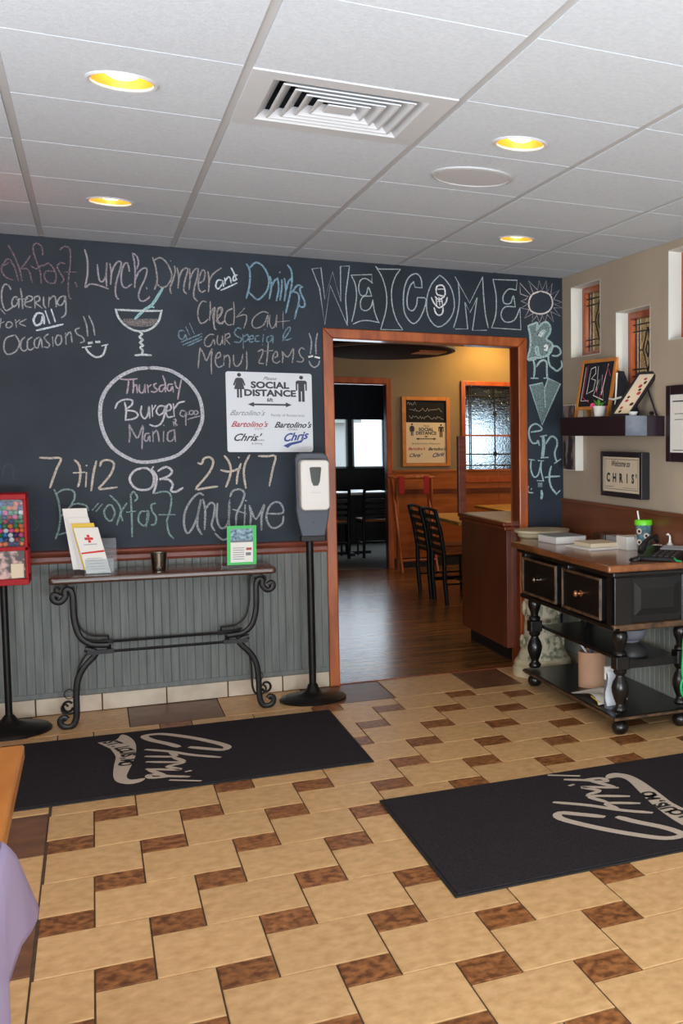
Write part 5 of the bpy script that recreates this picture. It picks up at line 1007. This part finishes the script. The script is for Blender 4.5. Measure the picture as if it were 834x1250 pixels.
for k in range(9):
    a = 2*PI*k/9; r = .030; c = Vector((1.315+r*.4*math.cos(a), -1.02+r*.4*math.sin(a), SZ1+.052)); e = Vector((1.315+r*1.5*math.cos(a), -1.02+r*1.5*math.sin(a), SZ1+.072+.03*rp.random()))
    s_ = Vector((-math.sin(a), math.cos(a), 0))*.009; mid = (c+e)/2+Vector((0, 0, .012)); obj('leaf', G().add([c, mid+s_, e, mid-s_, mid+Vector((0, 0, -.003))], [(0, 1, 4), (1, 2, 4), (2, 3, 4), (3, 0, 4)]), 'leaf', t)
obj('flower', G().sphere((1.30, -.965, SZ1+.062), .017, 10, 6), 'gum_pink', t)
# black easel frame
F1 = Vector((1.318, -1.150, SZ1)); uu = Vector((.35, -1, 0)).normalized(); nn = Vector((-1, -.35, 0)).normalized()
def FP(u, v, d): q = F1+uu*u+Vector((0, 0, 1))*v*.90-nn*(v*.42)+uu*(v*.42)+nn*d; return (q.x, q.y, q.z)
t = thing('tabletop_frame', 'black frame with food pictures leaning back on the shelf', 'picture frame', tuple(F1))
w_, h_ = .155, .275; b = .017
for q in ((0, b, 0, h_), (w_-b, w_, 0, h_), (b, w_-b, h_-b, h_), (b, w_-b, 0, b)): obj('frame_bar', G().prism([(q[0], q[2]), (q[1], q[2]), (q[1], q[3]), (q[0], q[3])], FP, -.016), 'black_frame', t)
obj('print', G().prism([(b, b), (w_-b, b), (w_-b, h_-b), (b, h_-b)], lambda u, v, d: FP(u, v, d-.006), -.004), 'cream_paper', t)
g = G(); g3 = G(); rq = random.Random(4)
for k in range(10):
    P = ellipse(.035+.08*rq.random(), .03+.022*k, .010+.006*rq.random(), .007+.005*rq.random(), 9); (g if k % 2 else g3).prism(P, lambda u, v, d: FP(u, v, d-.0055), .0006)
obj('picture_spots', g, 'ink_red', t); obj('picture_spots', g3, 'console', t)
q = Vector(FP(w_*.5, h_*.8, -.018)); obj('prop_leg', G().tube([tuple(q), (min(q.x+.03, XR-.015), -1.40, SZ1+.004)], .006, 6), 'black_frame', t)
t = thing('white_dish', 'tiny white dish on the shelf beside the leaning frame', 'dish', (1.40, -1.375, SZ1))
obj('bowl', G().lathe([(.001, 0), (.018, 0), (.028, .022), (.026, .022), (.001, .006)], (1.345, -1.40, SZ1), 18), 'white_plastic', t, smooth=True)
t = thing('black_ornament', 'tiny black knob-shaped ornament at the near end of the shelf', 'ornament', (1.44, -1.44, SZ1))
obj('body', G().lathe([(.001, 0), (.014, 0), (.010, .008), (.016, .016), (.010, .024), (.001, .026)], (1.44, -1.435, SZ1), 14), 'black_plastic', t, smooth=True)

# ================= TABLE AT THE LOWER LEFT =================
t = thing('oak_table', 'orange oak tabletop at the lower left edge of the photo', 'table', (-1.85, -4.5, 0))
obj('tabletop', G().box(-2.45, -1.36, -5.6, -3.68, .715, .75), 'table_wood', t, bevel=.006, segs=3)
for x in (-2.3, -1.55):
    for y in (-5.45, -3.85): obj('leg', G().box(x-.03, x+.03, y-.03, y+.03, 0, .715), 'table_wood', t)
t = thing('tablecloth', 'lavender tablecloth hanging over the edge of the oak table', 'tablecloth', (-1.7, -4.9, .75))
# a grid: over the top, round the edge and down; at the far end the cloth falls outwards into a point
nu, nv = 30, 22; vs = []
for i in range(nu+1):
    y = -4.42-1.16*i/nu
    for j in range(nv+1):
        s = j/nv
        if s < .4: vs.append((-2.2+.835*s/.4, y, .7545)); continue
        dd = (s-.4)/.6; e = min(dd*5, 1)
        if i == 0: drop, sh, ox_ = .36, .60, .012
        elif i < 4: drop, sh, ox_ = .36-.055*i, .60-.165*i, .012
        else: drop, sh, ox_ = .20+min((i-4)*.16, .48), 0, .006
        x = -1.365+.014*math.sin(e*PI/2)+ox_*dd+.007*math.sin(i*1.1)*dd
        vs.append((x, y+sh*dd, .7545-drop*dd-.004*e))
g = G().add(vs, [(i*(nv+1)+j, (i+1)*(nv+1)+j, (i+1)*(nv+1)+j+1, i*(nv+1)+j+1) for i in range(nu) for j in range(nv)])
o = obj('cloth', g, 'tablecloth', t, smooth=True); sm = o.modifiers.new('solid', 'SOLIDIFY'); sm.thickness = .003; sm.offset = 1

# ================= DINING ROOM THINGS =================
# host station / half wall
HX, HY0, HY1, HZ = 1.160, .145, 1.155, .935
t = thing('host_station', 'reddish brown wooden half-height cabinet just inside the doorway', 'cabinet', (1.45, .65, 0))
obj('body', G().box(HX, 1.72, HY0, HY1, .10, HZ-.055), 'cabinet', t, bevel=.003)
obj('toe_kick', G().box(HX+.05, 1.70, HY0, HY1-.04, 0, .10), 'black_base', t)
obj('edge_moulding', G().box(HX-.014, 1.74, HY0, HY1+.016, HZ-.055, HZ-.030), 'jamb', t, bevel=.006)
obj('edge_moulding', G().box(HX-.022, 1.75, HY0, HY1+.024, HZ-.027, HZ), 'jamb', t, bevel=.006)
obj('countertop', G().box(HX-.004, 1.73, HY0, HY1+.006, HZ, HZ+.004), 'laminate', t)
obj('corner_post', G().box(HX-.024, HX+.028, HY1-.03, HY1+.022, HZ, 1.498), 'rail', t, bevel=.003)
# tables
def rect_table(label, x0_, x1_, y0_, y1_, z=.745, m='laminate', edge='laminate'):
    t = thing('dining_table', label, 'table', ((x0_+x1_)/2, (y0_+y1_)/2, 0), 'dining tables')
    obj('tabletop', G().box(x0_, x1_, y0_, y1_, z-.032, z), m, t, bevel=.006)
    cx_, cy_ = (x0_+x1_)/2, (y0_+y1_)/2
    obj('pedestal', G().lathe([(.035, .03), (.035, z-.032)], (cx_, cy_, 0), 16), 'iron', t, smooth=True)
    obj('foot', G().box(cx_-.28, cx_+.28, cy_-.03, cy_+.03, 0, .035).box(cx_-.03, cx_+.03, cy_-.28, cy_+.28, 0, .035), 'iron', t)
rect_table('tan laminate dining table behind the two black chairs', 1.60, 2.55, 2.72, 3.90, .745, 'warm_lit_laminate')
rect_table('tan dining table by the leaded window, seen over the cabinet', 2.45, 3.65, 4.0, 5.0, .745, 'warm_lit_laminate')
rect_table('dark table with a pale edge in the room at the very back', 1.15, 2.05, 7.2, 7.95, .80, 'white_plastic')
# chairs, facing +x
t = ch0 = thing('ladderback_chair', 'nearer of the two black ladder-back chairs with orange seat, beside the tan table', 'chair', (0, 0, 0), 'ladder-back chairs at the tan table')
for y in (-.20, .20):
    obj('back_post', G().tube([(.02, y, 0), (.0, y, .25), (0, y, .45), (-.03, y, .65), (-.075, y, .845)], .019, 10), 'iron', t, smooth=True)
    obj('front_leg', G().tube([(.42, y*.95, 0), (.41, y*.95, .44)], .013, 10), 'iron', t, smooth=True)
for z, x in ((.50, -.006), (.57, -.014), (.64, -.026), (.71, -.044), (.78, -.058)): obj('slat', G().box(x-.008, x+.008, -.20, .20, z-.021, z+.021), 'iron', t, bevel=.002)
obj('top_rail', G().tube([(-.074, -.21, .843), (-.080, 0, .852), (-.074, .21, .843)], .014, 8), 'iron', t, smooth=True)
obj('seat', G().box(0, .44, -.21, .21, .445, .475), 'dining_wood', t, bevel=.012, segs=3)
obj('seat_frame', G().box(.0, .43, -.205, .205, .425, .445), 'iron', t)
obj('stretcher', G().tube([(.01, -.2, .18), (.42, -.19, .18)], .009, 8).tube([(.01, .2, .18), (.42, .19, .18)], .009, 8).tube([(.21, -.2, .18), (.21, .2, .18)], .009, 8), 'iron', t)
ch0.location = (1.50, 3.03, 0)
dup(ch0, (1.50, 3.55, 0), 0, 'farther of the two black ladder-back chairs, left of the nearer one')
dup(ch0, (2.85, 3.44, 0), PI*.5, 'dark chair at the table by the leaded window', 'ladder-back chairs at the tan table')
dup(ch0, (1.30, 7.0, 0), PI*.5, 'dark chair left at the table in the room at the very back')
dup(ch0, (1.88, 7.0, 0), PI*.5, 'dark chair right at the table in the room at the very back')
# folding tray stand with red straps
t = thing('tray_stand', 'wooden tray stand with two red straps leaning on the panelled far wall', 'tray stand', (1.88, 5.5, 0))
for xa, yb_ in ((1.700, 5.62), (2.085, 5.62)):
    obj('upright', G().tube([(xa, 5.62, 1.05), (xa+.03, 5.30, 0)], .017, 8), 'casing', t)
    obj('upright', G().tube([(xa+.03, 5.50, 1.04), (xa+.06, 5.62, 0)], .017, 8), 'casing', t)
obj('top_bar', G().tube([(1.66, 5.61, 1.05), (2.12, 5.61, 1.05)], .020, 8), 'casing', t)
obj('top_bar', G().tube([(1.69, 5.50, 1.04), (2.15, 5.50, 1.04)], .018, 8), 'casing', t)
obj('lower_bar', G().tube([(1.74, 5.34, .13), (2.12, 5.34, .13)], .016, 8), 'casing', t)
for x in (1.775, 2.05): obj('strap', G().box(x-.028, x+.028, 5.462, 5.468, .86, 1.055), 'red_strap', t)
# framed notice board on the far wall
t = thing('notice_board', 'orange wooden framed chalkboard and distance sign on the far dining wall', 'notice board', (2.14, DY, 1.15))
NX0, NX1, NZ0, NZ1 = 1.865, 2.415, 1.155, 1.945
for a in ((NX0, NX0+.045, NZ0, NZ1), (NX1-.045, NX1, NZ0, NZ1), (NX0+.045, NX1-.045, NZ1-.04, NZ1), (NX0+.045, NX1-.045, NZ0, NZ0+.035)): obj('frame_bar', G().box(a[0], a[1], DY-.035, DY-.001, a[2], a[3]), 'pine', t, bevel=.004)
obj('chalk_panel', G().box(NX0+.045, NX1-.045, DY-.012, DY-.001, 1.655, NZ1-.04), 'dark_cloth', t)
g = G(); fn = BACK(DY-.0125)
g = G(); rs = random.Random(8)
for z, a, b_ in ((1.868, 1.93, 2.03), (1.80, 1.95, 2.34), (1.71, 1.95, 2.35)):
    P = []; x = a
    while x < b_: P.append((x, z+rs.uniform(-.022, .022))); x += .014
    g.ribbon(smooth2(P, 2), .005, fn, .001)
obj('chalk_script', g, 'grey_board', t)
sg = obj('distance_notice', G().prism([(-.228, -.230), (.228, -.230), (.228, .230), (-.228, .230)], lambda u, v, d: (2.14+u, DY-.0135+d, 1.424+v), .008), 'cream_paper', t)
fn2 = lambda u, v, d: (2.14+u, DY-.0090-d, 1.424+v)
k = .98
g = G(); person_icon(g, -.160, .138, .082, True, fn2, .0056); person_icon(g, .172, .130, .085, False, fn2, .0056)
put_text(g, 'SOCIAL', .05, 0, .150, fn2, .0056, weight=.0018); put_text(g, 'DISTANCE', .05, 0, .108, fn2, .0056, weight=.0018); put_text(g, '6ft', .03, 0, .070, fn2, .0056, weight=.0008); put_text(g, 'Please', .028, 0, .192, fn2, .0056, shear=.5)
g.prism([(-.118, .044), (-.085, .058), (-.085, .049), (.085, .049), (.085, .058), (.118, .044), (.085, .030), (.085, .039), (-.085, .039), (-.085, .030)], fn2, .0056)
put_text(g, "Bartolino's", .046, .118, -.072, fn2, .0056, shear=.5, weight=.0012); put_text(g, "Chris'", .058, -.135, -.145, fn2, .0056, shear=.55, weight=.0012)
put_text(g, "Bartolino's Family of Restaurants", .024, 0, -.010, fn2, .0056)
obj('lettering', g, 'ink', sg)
g = G(); put_text(g, "Bartolino's", .044, -.115, -.070, fn2, .0056, shear=.5, weight=.0009); obj('red_lettering', g, 'ink_red', sg)
g = G(); put_text(g, 'Chris', .062, .128, -.140, fn2, .0056, shear=.55, weight=.0018, rot=.14); obj('blue_lettering', g, 'ink_blue', sg)
# dark oval drum under the dining room ceiling, with a wooden box beside it
ox, oy = 1.05, 3.0
t = thing('oval_soffit', 'dark oval ceiling drum with a shiny rim beyond the door head', 'ceiling fixture', (ox, oy, 2.2))
def ov(prof, n=40, rx=.55, ry=1.0):
    vs = [(ox+rx*r*math.cos(2*PI*k/n), oy+ry*r*math.sin(2*PI*k/n), z) for r, z in prof for k in range(n)]; m = len(prof)
    return G().add(vs, [(i*n+k, i*n+(k+1) % n, (i+1)*n+(k+1) % n, (i+1)*n+k) for i in range(m-1) for k in range(n)]+[tuple(range(n)), tuple((m-1)*n+k for k in range(n))])
obj('drum', ov([(.90, 2.215), (.98, 2.225), (.98, 2.60)]), 'brown_ceiling', t, smooth=True)
obj('rim', ov([(.975, 2.222), (1.0, 2.226), (1.0, 2.245), (.975, 2.248)]), 'soffit_rim', t, smooth=True)
obj('canopy', G().box(.2, 1.55, 4.0, 5.4, 2.44, 2.60), 'brown_ceiling', t)
obj('wooden_box', G().box(1.21, 1.44, 2.45, 2.75, 2.20, 2.32), 'casing', t, bevel=.004)

# red glow of a neon sign past the left edge of the photo
nl = bpy.data.lights.new('neon_glow', 'POINT'); nl.energy = 4; nl.color = (1, .08, .06); nl.shadow_soft_size = .05
no = bpy.data.objects.new('neon_glow', nl); COL.objects.link(no); no.location = (-1.95, -1.25, 2.40)
